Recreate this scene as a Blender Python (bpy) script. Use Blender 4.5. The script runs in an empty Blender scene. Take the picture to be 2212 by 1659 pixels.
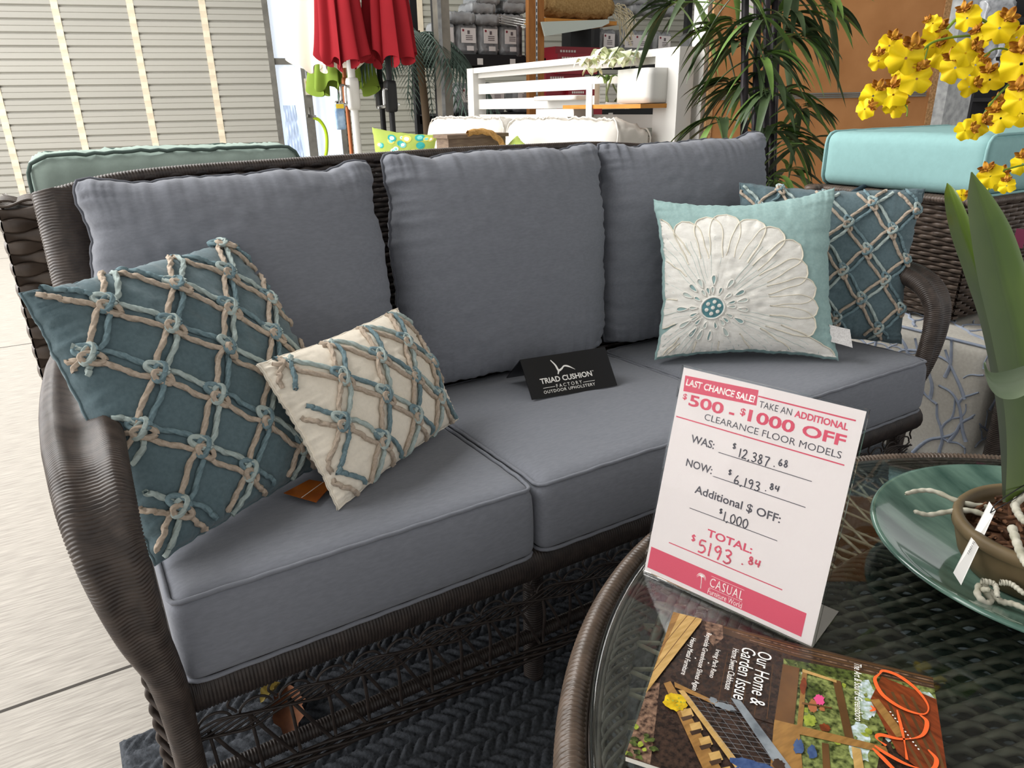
import bpy, math, random
import numpy as np
from mathutils import Matrix, Vector

S = bpy.context.scene
COL = S.collection
rnd = random.Random(7)

# ------------------------------------------------------------------ camera
F_PX, W_PX, H_PX = 1559.46, 2212, 1659
CAM = np.array([-0.0083, -0.9306, 1.1018])
YAW, PITCH, ROLL = -0.5424, -0.3682, -0.0183
_f = np.array([-math.sin(YAW)*math.cos(PITCH), math.cos(YAW)*math.cos(PITCH), math.sin(PITCH)])
_r = np.array([math.cos(YAW), math.sin(YAW), 0.0])
_u = np.cross(_r, _f)
_r2 = math.cos(ROLL)*_r + math.sin(ROLL)*_u
_u2 = -math.sin(ROLL)*_r + math.cos(ROLL)*_u
cam_data = bpy.data.cameras.new('camera')
cam_data.sensor_width = 36.0
cam_data.lens = F_PX/W_PX*36.0
cam_data.clip_start = 0.02
cam = bpy.data.objects.new('camera', cam_data)
COL.objects.link(cam)
m = Matrix.Identity(4)
for i in range(3):
    m[i][0], m[i][1], m[i][2], m[i][3] = _r2[i], _u2[i], -_f[i], CAM[i]
cam.matrix_world = m
S.camera = cam

# ------------------------------------------------------------------ world, lights, exposure
S.view_settings.view_transform = 'Standard'
S.view_settings.look = 'None'
S.view_settings.gamma = 1.0
S.view_settings.exposure = 0.0
world = bpy.data.worlds.new('overcast_sky')
S.world = world
world.use_nodes = True
wn = world.node_tree.nodes
wl = world.node_tree.links
bg = wn['Background']
bg.inputs['Color'].default_value = (1.0, 0.99, 0.975, 1)
bg.inputs['Strength'].default_value = 0.86


def area(name, loc, target, sx, sy, power, color=(1, 1, 1)):
    l = bpy.data.lights.new(name, 'AREA')
    l.shape = 'RECTANGLE'
    l.size, l.size_y, l.energy, l.color = sx, sy, power, color
    o = bpy.data.objects.new(name, l)
    COL.objects.link(o)
    o.location = loc
    d = Vector(target) - Vector(loc)
    o.rotation_euler = d.to_track_quat('-Z', 'Y').to_euler()
    return o


area('daylight_open_side', (-5.5, 4.2, 2.6), (0.5, 1.4, 0.3), 9.0, 4.2, 640, (1.0, 0.985, 0.97))
area('added_overhead_softbox', (-1.2, 2.6, 5.4), (0.2, 1.0, 0.3), 5.0, 4.0, 580, (1.0, 0.99, 0.97))  # unseen softbox added overhead to light the seat tops and near floor
area('added_overhead_softbox', (-2.2, 7.0, 5.4), (-1.0, 6.2, 0.3), 4.0, 3.5, 330, (1.0, 0.99, 0.97))  # another unseen soft light, added to brighten the far floor at left
area('added_overhead_softbox', (4.0, 8.2, 5.2), (3.6, 5.0, 0.8), 6.0, 2.5, 340, (1.0, 0.99, 0.97))  # unseen overhead light, added to brighten the background


# ------------------------------------------------------------------ helpers: geometry from sight lines
def ray(px, py):
    return _r2*((px-W_PX/2)/F_PX) - _u2*((py-H_PX/2)/F_PX) + _f


def on(px, py, ax, val):
    d = ray(px, py)
    return CAM + d*((val-CAM[ax])/d[ax])


def onplane(px, py, p0, n):
    d = ray(px, py)
    return CAM + d*(((np.asarray(p0)-CAM)@n)/(d@n))


def dep(px, py, t):
    return CAM + ray(px, py)*t


def nrm(v):
    v = np.asarray(v, float)
    return v/(np.linalg.norm(v, axis=-1, keepdims=True)+1e-12)


# ------------------------------------------------------------------ helpers: materials
def lin(h):
    h = h.lstrip('#')
    c = [int(h[i:i+2], 16)/255 for i in (0, 2, 4)]
    return tuple(x/12.92 if x <= 0.04045 else ((x+0.055)/1.055)**2.4 for x in c)+(1.0,)


MATS = {}


def mat(name, hexcol, rough=0.8, metal=0.0, spec=0.3, var=0.0, vscale=8.0, hex2=None, bump=0.0, bscale=300.0,
        stretch=None, transmission=0.0, ior=1.45, alpha=1.0, sheen=0.0, emit=0.0, coat=0.0, detail=3.0, sss=0.0):
    if name in MATS:
        return MATS[name]
    mt = bpy.data.materials.new(name)
    mt.use_nodes = True
    nt = mt.node_tree
    b = nt.nodes['Principled BSDF']
    b.inputs['Base Color'].default_value = lin(hexcol)
    b.inputs['Roughness'].default_value = rough
    b.inputs['Metallic'].default_value = metal
    b.inputs['Specular IOR Level'].default_value = spec
    b.inputs['IOR'].default_value = ior
    b.inputs['Transmission Weight'].default_value = transmission
    b.inputs['Alpha'].default_value = alpha
    b.inputs['Coat Weight'].default_value = coat
    if sheen:
        b.inputs['Sheen Weight'].default_value = sheen
        b.inputs['Sheen Roughness'].default_value = 0.5
    if emit:
        b.inputs['Emission Color'].default_value = lin(hexcol)
        b.inputs['Emission Strength'].default_value = emit
    tc = nt.nodes.new('ShaderNodeTexCoord')
    vec = tc.outputs['Object']
    if stretch:
        mp = nt.nodes.new('ShaderNodeMapping')
        mp.inputs['Scale'].default_value = stretch
        nt.links.new(vec, mp.inputs['Vector'])
        vec = mp.outputs['Vector']
    if var or hex2:
        n = nt.nodes.new('ShaderNodeTexNoise')
        n.inputs['Scale'].default_value = vscale
        n.inputs['Detail'].default_value = detail
        nt.links.new(vec, n.inputs['Vector'])
        r = nt.nodes.new('ShaderNodeValToRGB')
        c1 = lin(hexcol)
        if hex2:
            c2 = lin(hex2)
        else:
            c1, c2 = tuple(x*(1-var) for x in c1[:3])+(1,), tuple(min(1, x*(1+var)) for x in lin(hexcol)[:3])+(1,)
        r.color_ramp.elements[0].position, r.color_ramp.elements[1].position = 0.34, 0.66
        r.color_ramp.elements[0].color, r.color_ramp.elements[1].color = c1, c2
        nt.links.new(n.outputs['Fac'], r.inputs['Fac'])
        nt.links.new(r.outputs['Color'], b.inputs['Base Color'])
    if bump:
        n2 = nt.nodes.new('ShaderNodeTexNoise')
        n2.inputs['Scale'].default_value = bscale
        n2.inputs['Detail'].default_value = 2.0
        nt.links.new(vec, n2.inputs['Vector'])
        bp = nt.nodes.new('ShaderNodeBump')
        bp.inputs['Strength'].default_value = bump
        bp.inputs['Distance'].default_value = 0.002
        nt.links.new(n2.outputs['Fac'], bp.inputs['Height'])
        nt.links.new(bp.outputs['Normal'], b.inputs['Normal'])
    MATS[name] = mt
    return mt


# ------------------------------------------------------------------ helpers: meshes
class MB:
    """collects pieces of one part; build() links them as ONE mesh object"""

    def __init__(self):
        self.v, self.f, self.mi, self.sm, self.n = [], [], [], [], 0

    def add(self, v, f, mi=0, smooth=True):
        v = np.asarray(v, float).reshape(-1, 3)
        self.v.append(v)
        for q in f:
            self.f.append([int(i)+self.n for i in q])
        self.mi += [mi]*len(f)
        self.sm += [smooth]*len(f)
        self.n += len(v)
        return self

    def grid(self, P, cu=False, cv=False, mi=0, smooth=True, flip=False):
        n, m_ = P.shape[:2]
        iu = np.arange(n if cu else n-1)
        iv = np.arange(m_ if cv else m_-1)
        a = iu[:, None]*m_+iv[None, :]
        b = ((iu+1) % n)[:, None]*m_+iv[None, :]
        c = ((iu+1) % n)[:, None]*m_+((iv+1) % m_)[None, :]
        d = iu[:, None]*m_+((iv+1) % m_)[None, :]
        q = np.stack([a, b, c, d], -1).reshape(-1, 4)
        if flip:
            q = q[:, ::-1]
        return self.add(P.reshape(-1, 3), q.tolist(), mi, smooth)

    def box(self, lo, hi, mi=0, R=None, c=None):
        lo, hi = np.minimum(lo, hi), np.maximum(lo, hi)
        v = np.array([[(lo, hi)[(k >> j) & 1][j] for j in range(3)] for k in range(8)], float)
        if R is not None:
            cc = (np.asarray(lo)+np.asarray(hi))/2 if c is None else np.asarray(c)
            v = (v-cc)@np.asarray(R).T+cc
        f = [(0, 2, 3, 1), (4, 5, 7, 6), (0, 1, 5, 4), (2, 6, 7, 3), (0, 4, 6, 2), (1, 3, 7, 5)]
        return self.add(v, f, mi, False)

    def prism(self, pts, off, mi=0, smooth=False):
        """closed outline pts (n,3) extruded by vector off"""
        pts = np.asarray(pts, float)
        n = len(pts)
        v = np.vstack([pts, pts+np.asarray(off)])
        f = [list(range(n))[::-1], list(range(n, 2*n))]
        f += [(i, (i+1) % n, n+(i+1) % n, n+i) for i in range(n)]
        return self.add(v, f, mi, smooth)

    def poly(self, pts, mi=0):
        return self.add(pts, [list(range(len(pts)))], mi, False)

    def tube(self, path, r, k=8, closed=False, caps=True, mi=0, flat=None):
        path = np.asarray(path, float)
        n = len(path)
        T, N, B = frames(path, closed)
        rr = np.broadcast_to(np.asarray(r, float), (n,))
        a = np.linspace(0, 2*math.pi, k, endpoint=False)
        fl = 1.0 if flat is None else flat
        P = path[:, None, :]+rr[:, None, None]*(np.cos(a)[None, :, None]*N[:, None, :]+fl*np.sin(a)[None, :, None]*B[:, None, :])
        base = self.n
        self.grid(P, cu=closed, cv=True, mi=mi)
        if caps and not closed:
            self.f += [[base+i for i in range(k)][::-1], [base+(n-1)*k+i for i in range(k)]]
            self.mi += [mi, mi]
            self.sm += [True, True]
        return self

    def rope(self, path, r, pitch=0.014, k=9, mi=0, lobes=3, depth=0.2, step=None):
        path = resample(path, step or pitch/6)
        T, N, B = frames(path, False)
        s = np.concatenate([[0], np.cumsum(np.linalg.norm(np.diff(path, axis=0), axis=1))])
        a = np.linspace(0, 2*math.pi, k, endpoint=False)
        R = r*(1-depth*0.5+depth*np.cos(lobes*a[None, :]-2*math.pi*s[:, None]/pitch*1.0))
        P = path[:, None, :]+R[..., None]*(np.cos(a)[None, :, None]*N[:, None, :]+np.sin(a)[None, :, None]*B[:, None, :])
        return self.grid(P, cv=True, mi=mi)

    def coil(self, path, prof, strand=0.005, depth=0.0016, up=None, per=4, mi=0, jitter=0.0, scale=None):
        """tightly wrapped strands: cross-section prof (k,2) swept along path, ridged every strand"""
        L = np.sum(np.linalg.norm(np.diff(np.asarray(path, float), axis=0), axis=1))
        path0 = np.asarray(path, float)
        path = resample(path0, strand/per)
        n = len(path)
        T, N, B = frames(path, False, up)
        s = np.linspace(0, L, n)
        prof = np.asarray(prof, float)
        if prof.ndim == 2:
            prof = np.broadcast_to(prof, (n,)+prof.shape)
        elif len(prof) != n:
            x = np.linspace(0, 1, len(prof))
            xi = np.linspace(0, 1, n)
            prof = np.stack([[np.interp(xi, x, prof[:, i, j]) for j in range(2)] for i in range(prof.shape[1])], 0).transpose(2, 0, 1)
        pn = nrm(prof)
        ph = s/strand
        if jitter:
            ph = ph+jitter*np.sin(s*9.1)+jitter*0.6*np.sin(s*23.7+1)
        k = prof.shape[1]
        off = depth*(np.abs(np.sin(math.pi*ph))**0.7-0.6)
        P2 = prof+pn*off[:, None, None]
        P = path[:, None, :]+P2[..., :1]*N[:, None, :]+P2[..., 1:]*B[:, None, :]
        if jitter:
            P = P+T[:, None, :]*(0.0012*np.sin(np.arange(k)*2.1+s[:, None]*60)[..., None])
        return self.grid(P, cv=True, mi=mi)

    def lathe(self, prof, c, k=48, mi=0, sx=1.0, sy=1.0):
        a = np.linspace(0, 2*math.pi, k, endpoint=False)
        prof = np.asarray(prof, float)
        P = np.stack([np.outer(prof[:, 0], np.cos(a))*sx, np.outer(prof[:, 0], np.sin(a))*sy, np.outer(prof[:, 1], np.ones(k))], -1)+np.asarray(c)
        return self.grid(P, cv=True, mi=mi)

    def rbox(self, hx, hy, hz, r, n=(16, 12, 6), fn=None, R=None, c=(0, 0, 0), mi=0):
        """rounded box with half sizes; fn deforms the local points"""
        def ax(h, k):
            t = np.linspace(-1, 1, k+1)
            return np.sign(t)*np.abs(t)**0.75*h
        X, Y, Z = ax(hx, n[0]), ax(hy, n[1]), ax(hz, n[2])
        faces = []
        for s_ in (-1, 1):
            faces.append((np.stack(np.meshgrid(X, Y, [s_*hz], indexing='ij'), -1)[:, :, 0], s_ < 0))
            faces.append((np.stack(np.meshgrid(X, [s_*hy], Z, indexing='ij'), -1)[:, 0], s_ > 0))
            faces.append((np.stack(np.meshgrid([s_*hx], Y, Z, indexing='ij'), -1)[0], s_ < 0))
        vs, fs, off = [], [], 0
        for P, fl in faces:
            a, b = P.shape[:2]
            idx = np.arange(a*b).reshape(a, b)+off
            q = np.stack([idx[:-1, :-1], idx[1:, :-1], idx[1:, 1:], idx[:-1, 1:]], -1).reshape(-1, 4)
            fs.append(q[:, ::-1] if fl else q)
            vs.append(P.reshape(-1, 3))
            off += a*b
        V, Q = np.vstack(vs), np.vstack(fs)
        key = np.round(V, 6)
        _, first, inv = np.unique(key, axis=0, return_index=True, return_inverse=True)
        V, Q = V[first], inv.reshape(-1)[Q]
        inner = np.array([max(hx-r, 0), max(hy-r, 0), max(hz-r, 0)])
        q = np.clip(V, -inner, inner)
        d = V-q
        L = np.linalg.norm(d, axis=1, keepdims=True)
        V = np.where(L > 1e-9, q+d/np.maximum(L, 1e-9)*r, V)
        if fn is not None:
            V = fn(V)
        if R is not None:
            V = V@np.asarray(R).T
        return self.add(V+np.asarray(c), Q.tolist(), mi, True)

    def build(self, name, mats, parent=None, loc=None):
        V = np.vstack(self.v)
        if parent is not None:
            o0 = np.array(parent.matrix_world.translation)
        elif loc is not None:
            o0 = np.asarray(loc, float)
        else:
            lo, hi = V.min(0), V.max(0)
            o0 = np.array([(lo[0]+hi[0])/2, (lo[1]+hi[1])/2, lo[2]])
        me = bpy.data.meshes.new(name)
        me.from_pydata((V-o0).tolist(), [], self.f)
        if not isinstance(mats, (list, tuple)):
            mats = [mats]
        for x in mats:
            me.materials.append(x)
        me.polygons.foreach_set('material_index', self.mi)
        me.polygons.foreach_set('use_smooth', self.sm)
        me.update()
        o = bpy.data.objects.new(name, me)
        COL.objects.link(o)
        if parent is not None:
            o.parent = parent
            o.matrix_parent_inverse = Matrix.Identity(4)
            po = np.array(parent.matrix_world.translation)
            o.location = (0, 0, 0)
            o.matrix_world = Matrix.Translation(Vector(po))
        else:
            o.location = o0
            o.matrix_world = Matrix.Translation(Vector(o0))
        return o


def resample(path, step):
    path = np.asarray(path, float)
    d = np.concatenate([[0], np.cumsum(np.linalg.norm(np.diff(path, axis=0), axis=1))])
    n = max(3, int(round(d[-1]/step))+1)
    s = np.linspace(0, d[-1], n)
    return np.stack([np.interp(s, d, path[:, i]) for i in range(3)], -1)


def smooth_path(pts, n=60, closed=False):
    """Catmull-Rom through the points"""
    p = np.asarray(pts, float)
    if closed:
        p = np.vstack([p[-1], p, p[0], p[1]])
    else:
        p = np.vstack([2*p[0]-p[1], p, 2*p[-1]-p[-2]])
    segs = len(p)-3
    out = []
    for t in np.linspace(0, segs-1e-9, n, endpoint=not closed):
        i = int(t)
        u = t-i
        a, b, c, d = p[i:i+4]
        out.append(0.5*((2*b)+(-a+c)*u+(2*a-5*b+4*c-d)*u*u+(-a+3*b-3*c+d)*u**3))
    return np.array(out)


def frames(path, closed=False, up=None):
    n = len(path)
    if closed:
        T = nrm(np.roll(path, -1, 0)-np.roll(path, 1, 0))
    else:
        T = nrm(np.gradient(path, axis=0))
    if up is not None:
        U = np.broadcast_to(np.asarray(up, float), T.shape)
        N = nrm(np.cross(U, T))
        return T, N, np.cross(T, N)
    N = np.zeros_like(T)
    ref = np.array([0, 0, 1.0]) if abs(T[0][2]) < 0.9 else np.array([1.0, 0, 0])
    N[0] = nrm(np.cross(ref, T[0]))
    for i in range(1, n):
        v = N[i-1]-T[i]*(N[i-1]@T[i])
        l = np.linalg.norm(v)
        N[i] = v/l if l > 1e-8 else N[i-1]
    if closed:   # spread the closing twist
        v = N[-1]-T[0]*(N[-1]@T[0])
        v = nrm(v)
        ang = math.atan2(np.cross(v, N[0])@T[0], v@N[0])
        for i in range(n):
            a = ang*i/n
            N[i] = N[i]*math.cos(a)+np.cross(T[i], N[i])*math.sin(a)
    return T, N, np.cross(T, N)


def circ(r, k=16, ry=None):
    a = np.linspace(0, 2*math.pi, k, endpoint=False)
    return np.stack([r*np.cos(a), (ry or r)*np.sin(a)], -1)


def weave(mb, surf, nu, nv, wu, amp, flat=0.35, spu=6, k=6, jit=0.0, mi=0, wmod=0.0):
    """horizontal strands at nv levels, passing over and under nu stakes; surf(u,v)->P,N arrays; wu strand half-height"""
    for j in range(nv):
        v = (j+0.5)/nv
        u = np.linspace(0, 1, nu*spu+1)
        P, N = surf(u, np.full_like(u, v))
        ph = j % 2
        off = amp*np.sin(math.pi*(u*nu+ph))
        C_ = P+N*off[:, None]
        P2, _ = surf(u, np.full_like(u, v+0.001))
        Vd = nrm(P2-P)
        a = np.linspace(0, 2*math.pi, k, endpoint=False)
        w = (wu*(1+jit*math.sin(j*12.9))*(1+wmod*np.sin(math.pi*(u*nu+ph))))[:, None, None]
        Q = C_[:, None, :]+w*(np.cos(a)[None, :, None]*Vd[:, None, :]+flat*np.sin(a)[None, :, None]*N[:, None, :])
        mb.grid(Q, cv=True, mi=mi)


def tag(o, label, cat, group=None, kind=None):
    o['label'] = label
    o['category'] = cat
    if group:
        o['group'] = group
    if kind:
        o['kind'] = kind
    return o


def thing(name, loc, label, cat, group=None):
    o = bpy.data.objects.new(name, None)
    COL.objects.link(o)
    o.location = tuple(float(x) for x in loc)
    o.matrix_world = Matrix.Translation(Vector([float(x) for x in loc]))
    o.empty_display_size = 0.05
    return tag(o, label, cat, group)


def structure(o):
    o['kind'] = 'structure'
    return o


def copy_tree(o, parent=None):
    c = o.copy()
    COL.objects.link(c)
    if parent is not None:
        c.parent = parent
    for ch in list(o.children):
        copy_tree(ch, c)
    return c


class Plane:
    """flat printed frame: millimetres right (u) and down (v)"""

    def __init__(self, O, ex, ey):
        self.O, self.ex, self.ey = np.asarray(O, float), nrm(ex), nrm(ey)
        self.n = -np.cross(self.ex, self.ey)

    def P(self, u, v, h=0.0):
        u, v = np.asarray(u, float), np.asarray(v, float)
        return self.O+self.ex*(u[..., None]*0.001)+self.ey*(v[..., None]*0.001)+self.n*(np.asarray(h, float)[..., None]*0.001)

    def poly(self, mb, pts, h=0.15, mi=0):
        p = np.asarray(pts, float)
        Q = self.P(p[:, 0], p[:, 1], np.full(len(p), h))
        nn = np.cross(Q[1]-Q[0], Q[2]-Q[1])
        mb.poly(Q if nn@self.n > 0 else Q[::-1], mi)

    def rect(self, mb, u0, v0, u1, v1, h=0.15, mi=0):
        self.poly(mb, [(u0, v0), (u1, v0), (u1, v1), (u0, v1)], h, mi)

    def line(self, mb, pts, w=0.8, h=0.2, mi=0, wfn=None):
        p = np.asarray(pts, float)
        d = np.gradient(p, axis=0)
        d = d/(np.linalg.norm(d, axis=1, keepdims=True)+1e-9)
        nn = np.stack([-d[:, 1], d[:, 0]], -1)
        ww = np.full(len(p), w/2) if wfn is None else np.asarray(wfn)/2
        a, b = p+nn*ww[:, None], p-nn*ww[:, None]
        G = np.stack([self.P(a[:, 0], a[:, 1], np.full(len(p), h)), self.P(b[:, 0], b[:, 1], np.full(len(p), h))], 1)
        mb.grid(G, mi=mi, smooth=False)

    def text(self, mb, body, u0, u1, vtop, vbot, h=0.2, bold=0.0, mi=0, rot=0, shear=0.0, sp=1.0):
        """fits the text's own box to the given box; rot=90 reads downwards"""
        V, Fc = text_mesh(body, bold, shear, sp)
        lo, hi = V.min(0), V.max(0)
        a = (V[:, 0]-lo[0])/(hi[0]-lo[0])
        b = (V[:, 1]-lo[1])/(hi[1]-lo[1])
        if rot == 0:
            U, W = u0+(u1-u0)*a, vbot+(vtop-vbot)*b
        else:
            U, W = u0+(u1-u0)*b, vtop+(vbot-vtop)*a
        mb.add(self.P(U, W, np.full(len(U), h)), Fc, mi, False)


_txt = {}


def text_mesh(body, bold=0.0, shear=0.0, sp=1.0):
    key = (body, bold, shear, sp)
    if key not in _txt:
        cu = bpy.data.curves.new('lettering', 'FONT')
        cu.body = body
        cu.offset = bold
        cu.shear = shear
        cu.space_character = sp
        cu.resolution_u = 3
        ob = bpy.data.objects.new('lettering', cu)
        COL.objects.link(ob)
        bpy.context.view_layer.update()
        me = ob.to_mesh()
        V = np.array([v.co[:] for v in me.vertices])
        Fc = [list(p.vertices) for p in me.polygons]
        ob.to_mesh_clear()
        bpy.data.objects.remove(ob)
        bpy.data.curves.remove(cu)
        _txt[key] = (V, Fc)
    return _txt[key]


def wig(seed, n=5, f0=2.0):
    r_ = random.Random(seed)
    cs = [(r_.uniform(0.5, 1), f0*(1.7**i)*r_.uniform(0.8, 1.2), r_.uniform(0, 6.28)) for i in range(n)]
    nn = sum(c[0] for c in cs)
    return lambda x: sum(a*np.sin(f*x+p) for a, f, p in cs)/nn*1.6
# ================================================================== the building
m_conc = mat('broomed_concrete', '#9c968e', rough=0.62, spec=0.35, hex2='#b9b3aa', vscale=9, stretch=(1.5, 20, 1), detail=9, bump=0.5, bscale=30)
m_joint = mat('control_joint', '#4a4642', rough=0.9)
fl = MB().box((-7, -4.5, -0.12), (13, 11, 0)).build('floor', m_conc, loc=(0, 0, 0))
structure(fl)
j = MB()
for yy in (0.545, 3.4, 6.3):
    j.box((-7, yy-0.004, 0), (13, yy+0.004, 0.0006))
j.build('control_joint', m_joint, fl)

WA, WN = np.array([math.cos(math.radians(15)), -math.sin(math.radians(15)), 0]), np.array([math.sin(math.radians(15)), math.cos(math.radians(15)), 0])
W0 = np.array([-0.646, 9.345, 0])


def wp(s, z, off=0.0):
    s, z = np.asarray(s, float), np.asarray(z, float)
    return W0+WA*s[..., None]+np.array([0, 0, 1.0])*z[..., None]-WN*np.broadcast_to(np.asarray(off, float), s.shape)[..., None]


def corrugated(s0, s1, z0, z1, pitch, depth):
    zs, of = [], []
    z = z0
    while z < z1:
        for dz, o in ((0, 0), (0.10*pitch, depth), (0.48*pitch, depth), (0.52*pitch, depth*0.72), (0.56*pitch, depth), (0.88*pitch, depth), (0.96*pitch, 0)):
            zs.append(z+dz)
            of.append(o)
        z += pitch
    zs, of = np.array(zs), np.array(of)
    P = np.stack([wp(np.full_like(zs, s0), zs, of), wp(np.full_like(zs, s1), zs, of)], 0)
    return P


m_shut = mat('shutter_metal', '#aeaca4', rough=0.55, spec=0.4, var=0.05, vscale=1.2, stretch=(0.3, 0.3, 3))
m_wall2 = mat('shaded_sheet_metal', '#a8a79c', rough=0.6, spec=0.4, var=0.05, vscale=1.5)
m_cream = mat('cream_strap', '#e2d5bd', rough=0.7, var=0.06, vscale=12)
m_galv = mat('galvanised_steel', '#8f9192', rough=0.45, metal=0.55, hex2='#b4b6b5', vscale=14, detail=5)
m_dkgalv = mat('dull_steel', '#77756f', rough=0.55, metal=0.4, var=0.15, vscale=10)
m_black = mat('black_metal', '#1c1c1e', rough=0.5, spec=0.4)
m_white = mat('white_powder_coat', '#d3d1cc', rough=0.4, spec=0.4)

mb = MB().grid(corrugated(-8, 3.17, 0.06, 4.6, 0.133, 0.024), smooth=False)
wl_ = structure(mb.build('wall_back', m_shut))
rb = 0
for s in (-4.14, -3.40, -2.66, -1.92, -1.18, -0.44, 0.30, 1.04, 1.785, 2.53):
    q = MB()
    zz = np.arange(0.06, 4.6, 0.133/4)
    of = 0.03+0.005*np.sin(zz/0.133*2*math.pi)
    q.grid(np.stack([wp(np.full_like(zz, s-0.035), zz, 0*zz+0.02), wp(np.full_like(zz, s-0.035), zz, of), wp(np.full_like(zz, s+0.035), zz, of), wp(np.full_like(zz, s+0.035), zz, 0*zz+0.02)], 0), smooth=False)
    q.build('rib', m_cream, wl_)
mb = MB()
mb.add(np.vstack([wp(np.array([-8, 3.2, 3.2, -8]), np.array([0, 0, 0.06, 0.06]), 0.03), wp(np.array([-8, 3.2, 3.2, -8]), np.array([0, 0, 0.06, 0.06]), -0.02)]),
       [(0, 1, 2, 3), (3, 2, 6, 7), (7, 6, 5, 4)], smooth=False)
structure(mb.build('baseboard_back', m_black))

# wall beyond the window
mb = MB().grid(corrugated(3.98, 13, 0.0, 4.6, 0.133, 0.024), smooth=False)
w2 = structure(mb.build('wall_right_of_window', m_wall2))
for s in (5.0, 6.4, 7.8):
    q = MB()
    zz = np.array([0, 4.6])
    q.grid(np.stack([wp(zz*0+s-0.035, zz, zz*0+0.02), wp(zz*0+s-0.035, zz, zz*0+0.03), wp(zz*0+s+0.035, zz, zz*0+0.03), wp(zz*0+s+0.035, zz, zz*0+0.02)], 0), smooth=False)
    q.build('rib', m_cream, w2)

# translucent window strip: lit from outside
m_poly = mat('backlit_plastic_sheet', '#dfe8f4', rough=0.4, emit=0.78)
m_pfold = mat('hazy_plastic_film', '#b9c9e2', rough=0.25, spec=0.5, emit=0.45)


def wbox(q, s0, s1, z0, z1, o0, o1):
    c = [wp(np.array(s), np.array(z), o) for o in (o0, o1) for z in (z0, z1) for s in (s0, s1)]
    q.add(np.array(c), [(0, 2, 3, 1), (4, 5, 7, 6), (0, 1, 5, 4), (2, 6, 7, 3), (0, 4, 6, 2), (1, 3, 7, 5)], 0, False)


q = MB()
for s0, s1 in ((3.17, 3.235), (3.93, 3.99)):
    wbox(q, s0, s1, 0, 4.6, -0.03, 0.05)
wbox(q, 3.2, 3.97, 1.60, 1.67, -0.02, 0.03)
win = structure(q.build('window_1', m_dkgalv))
q = MB()
ss = np.linspace(3.2, 4.0, 60)
for z0, z1 in ((0.02, 1.62), (1.66, 4.6)):
    of = 0.006*np.sin(ss*2*math.pi/0.076)-0.03
    q.grid(np.stack([wp(ss, 0*ss+z0, of), wp(ss, 0*ss+z1, of)], 1), smooth=True)
q.build('pane', m_poly, win)

q = MB()
n_ = wig(5, 5, 3)
us, zs = np.linspace(0, 1, 14), np.linspace(0.05, 1.15, 24)
U, Z = np.meshgrid(us, zs, indexing='ij')
q.grid(wp(3.27+0.20*U*(1-0.3*(Z-0.2)), Z, 0.05+0.03*n_(U*9+Z*4)))
q.build('plastic_film', m_pfold, win)
# steel post in the window strip with conduit and socket box
q = MB()
wbox(q, 3.52, 3.62, 0, 4.6, 0.05, 0.15)
post = structure(q.build('trim_1', m_dkgalv))
q = MB().tube(np.array([wp(np.array(3.575), np.array(z), 0.175) for z in (4.5, 1.42)]), 0.011, 8)
q.build('conduit', m_galv, post)
q = MB()
wbox(q, 3.545, 3.625, 1.26, 1.44, 0.15, 0.20)
so = q.build('socket_box', mat('box_beige', '#cfc9b4', rough=0.5), post)
q = MB()
wbox(q, 3.56, 3.61, 1.29, 1.41, 0.20, 0.206)
q.build('cover_plate', mat('brass_plate', '#c2ab6a', rough=0.4, metal=0.3), so)

# steel post in front of the shelving (square tube)
pc = on(966, 240, 1, 4.9)
q = MB().box((pc[0]-0.055, 4.87, 0), (pc[0]+0.045, 4.97, 4.4))
tb = structure(q.build('trim_2', mat('weathered_post', '#8a857d', rough=0.6, metal=0.3, hex2='#9d978c', vscale=10)))
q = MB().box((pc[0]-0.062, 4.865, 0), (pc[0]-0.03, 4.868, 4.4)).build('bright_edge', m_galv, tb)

# galvanised column at right
c0 = on(2020, 275, 1, 3.0)
c1 = on(2128, 275, 1, 3.0)
q = MB().box((c0[0], 2.95, 0), (c1[0]+0.02, 3.25, 4.4))
structure(q.build('trim_3', m_galv))

# roof underside and the wall behind the photographer
m_ceil = mat('roof_lining', '#8d8b86', rough=0.9)
structure(MB().box((-7, -3.5, 5.6), (13, 11, 5.65)).build('ceiling', m_ceil))

# ------------------------------------------------------------------ braided rug
m_rug = mat('charcoal_braid', '#3a3d42', rough=0.95, hex2='#51555b', vscale=160, detail=4, bump=0.7, bscale=900)
xs = np.concatenate([np.arange(-0.12, 1.25, 0.0042), np.arange(1.25, 3.0, 0.03)])
ys = np.concatenate([np.arange(-2.3, -0.62, 0.03), np.arange(-0.62, 0.335, 0.0042)])
X, Y = np.meshgrid(xs, ys, indexing='ij')
row = Y/0.036
fr = row-np.floor(row)
par = np.floor(row) % 2
sk = np.where(par > 0, 1, -1)
t = (X+sk*0.020*(fr-0.5)*1.6)/0.026+par*0.5
lump = np.abs(np.sin(math.pi*t))**0.6*np.sin(math.pi*np.clip(fr, 0, 1))**0.5
Zr = 0.006+0.010*lump+0.0012*np.sin(X*700+Y*300*sk)
edge = np.minimum(np.minimum(X+0.12, 0.335-Y)/0.01, 1)
Zr = Zr*np.clip(edge, 0.05, 1)
q = MB().grid(np.stack([X, Y, Zr], -1))
tag(q.build('rug', m_rug, loc=(0.5, -0.4, 0)), 'charcoal braided rug lying under the front of the grey sofa', 'rug')

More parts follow.
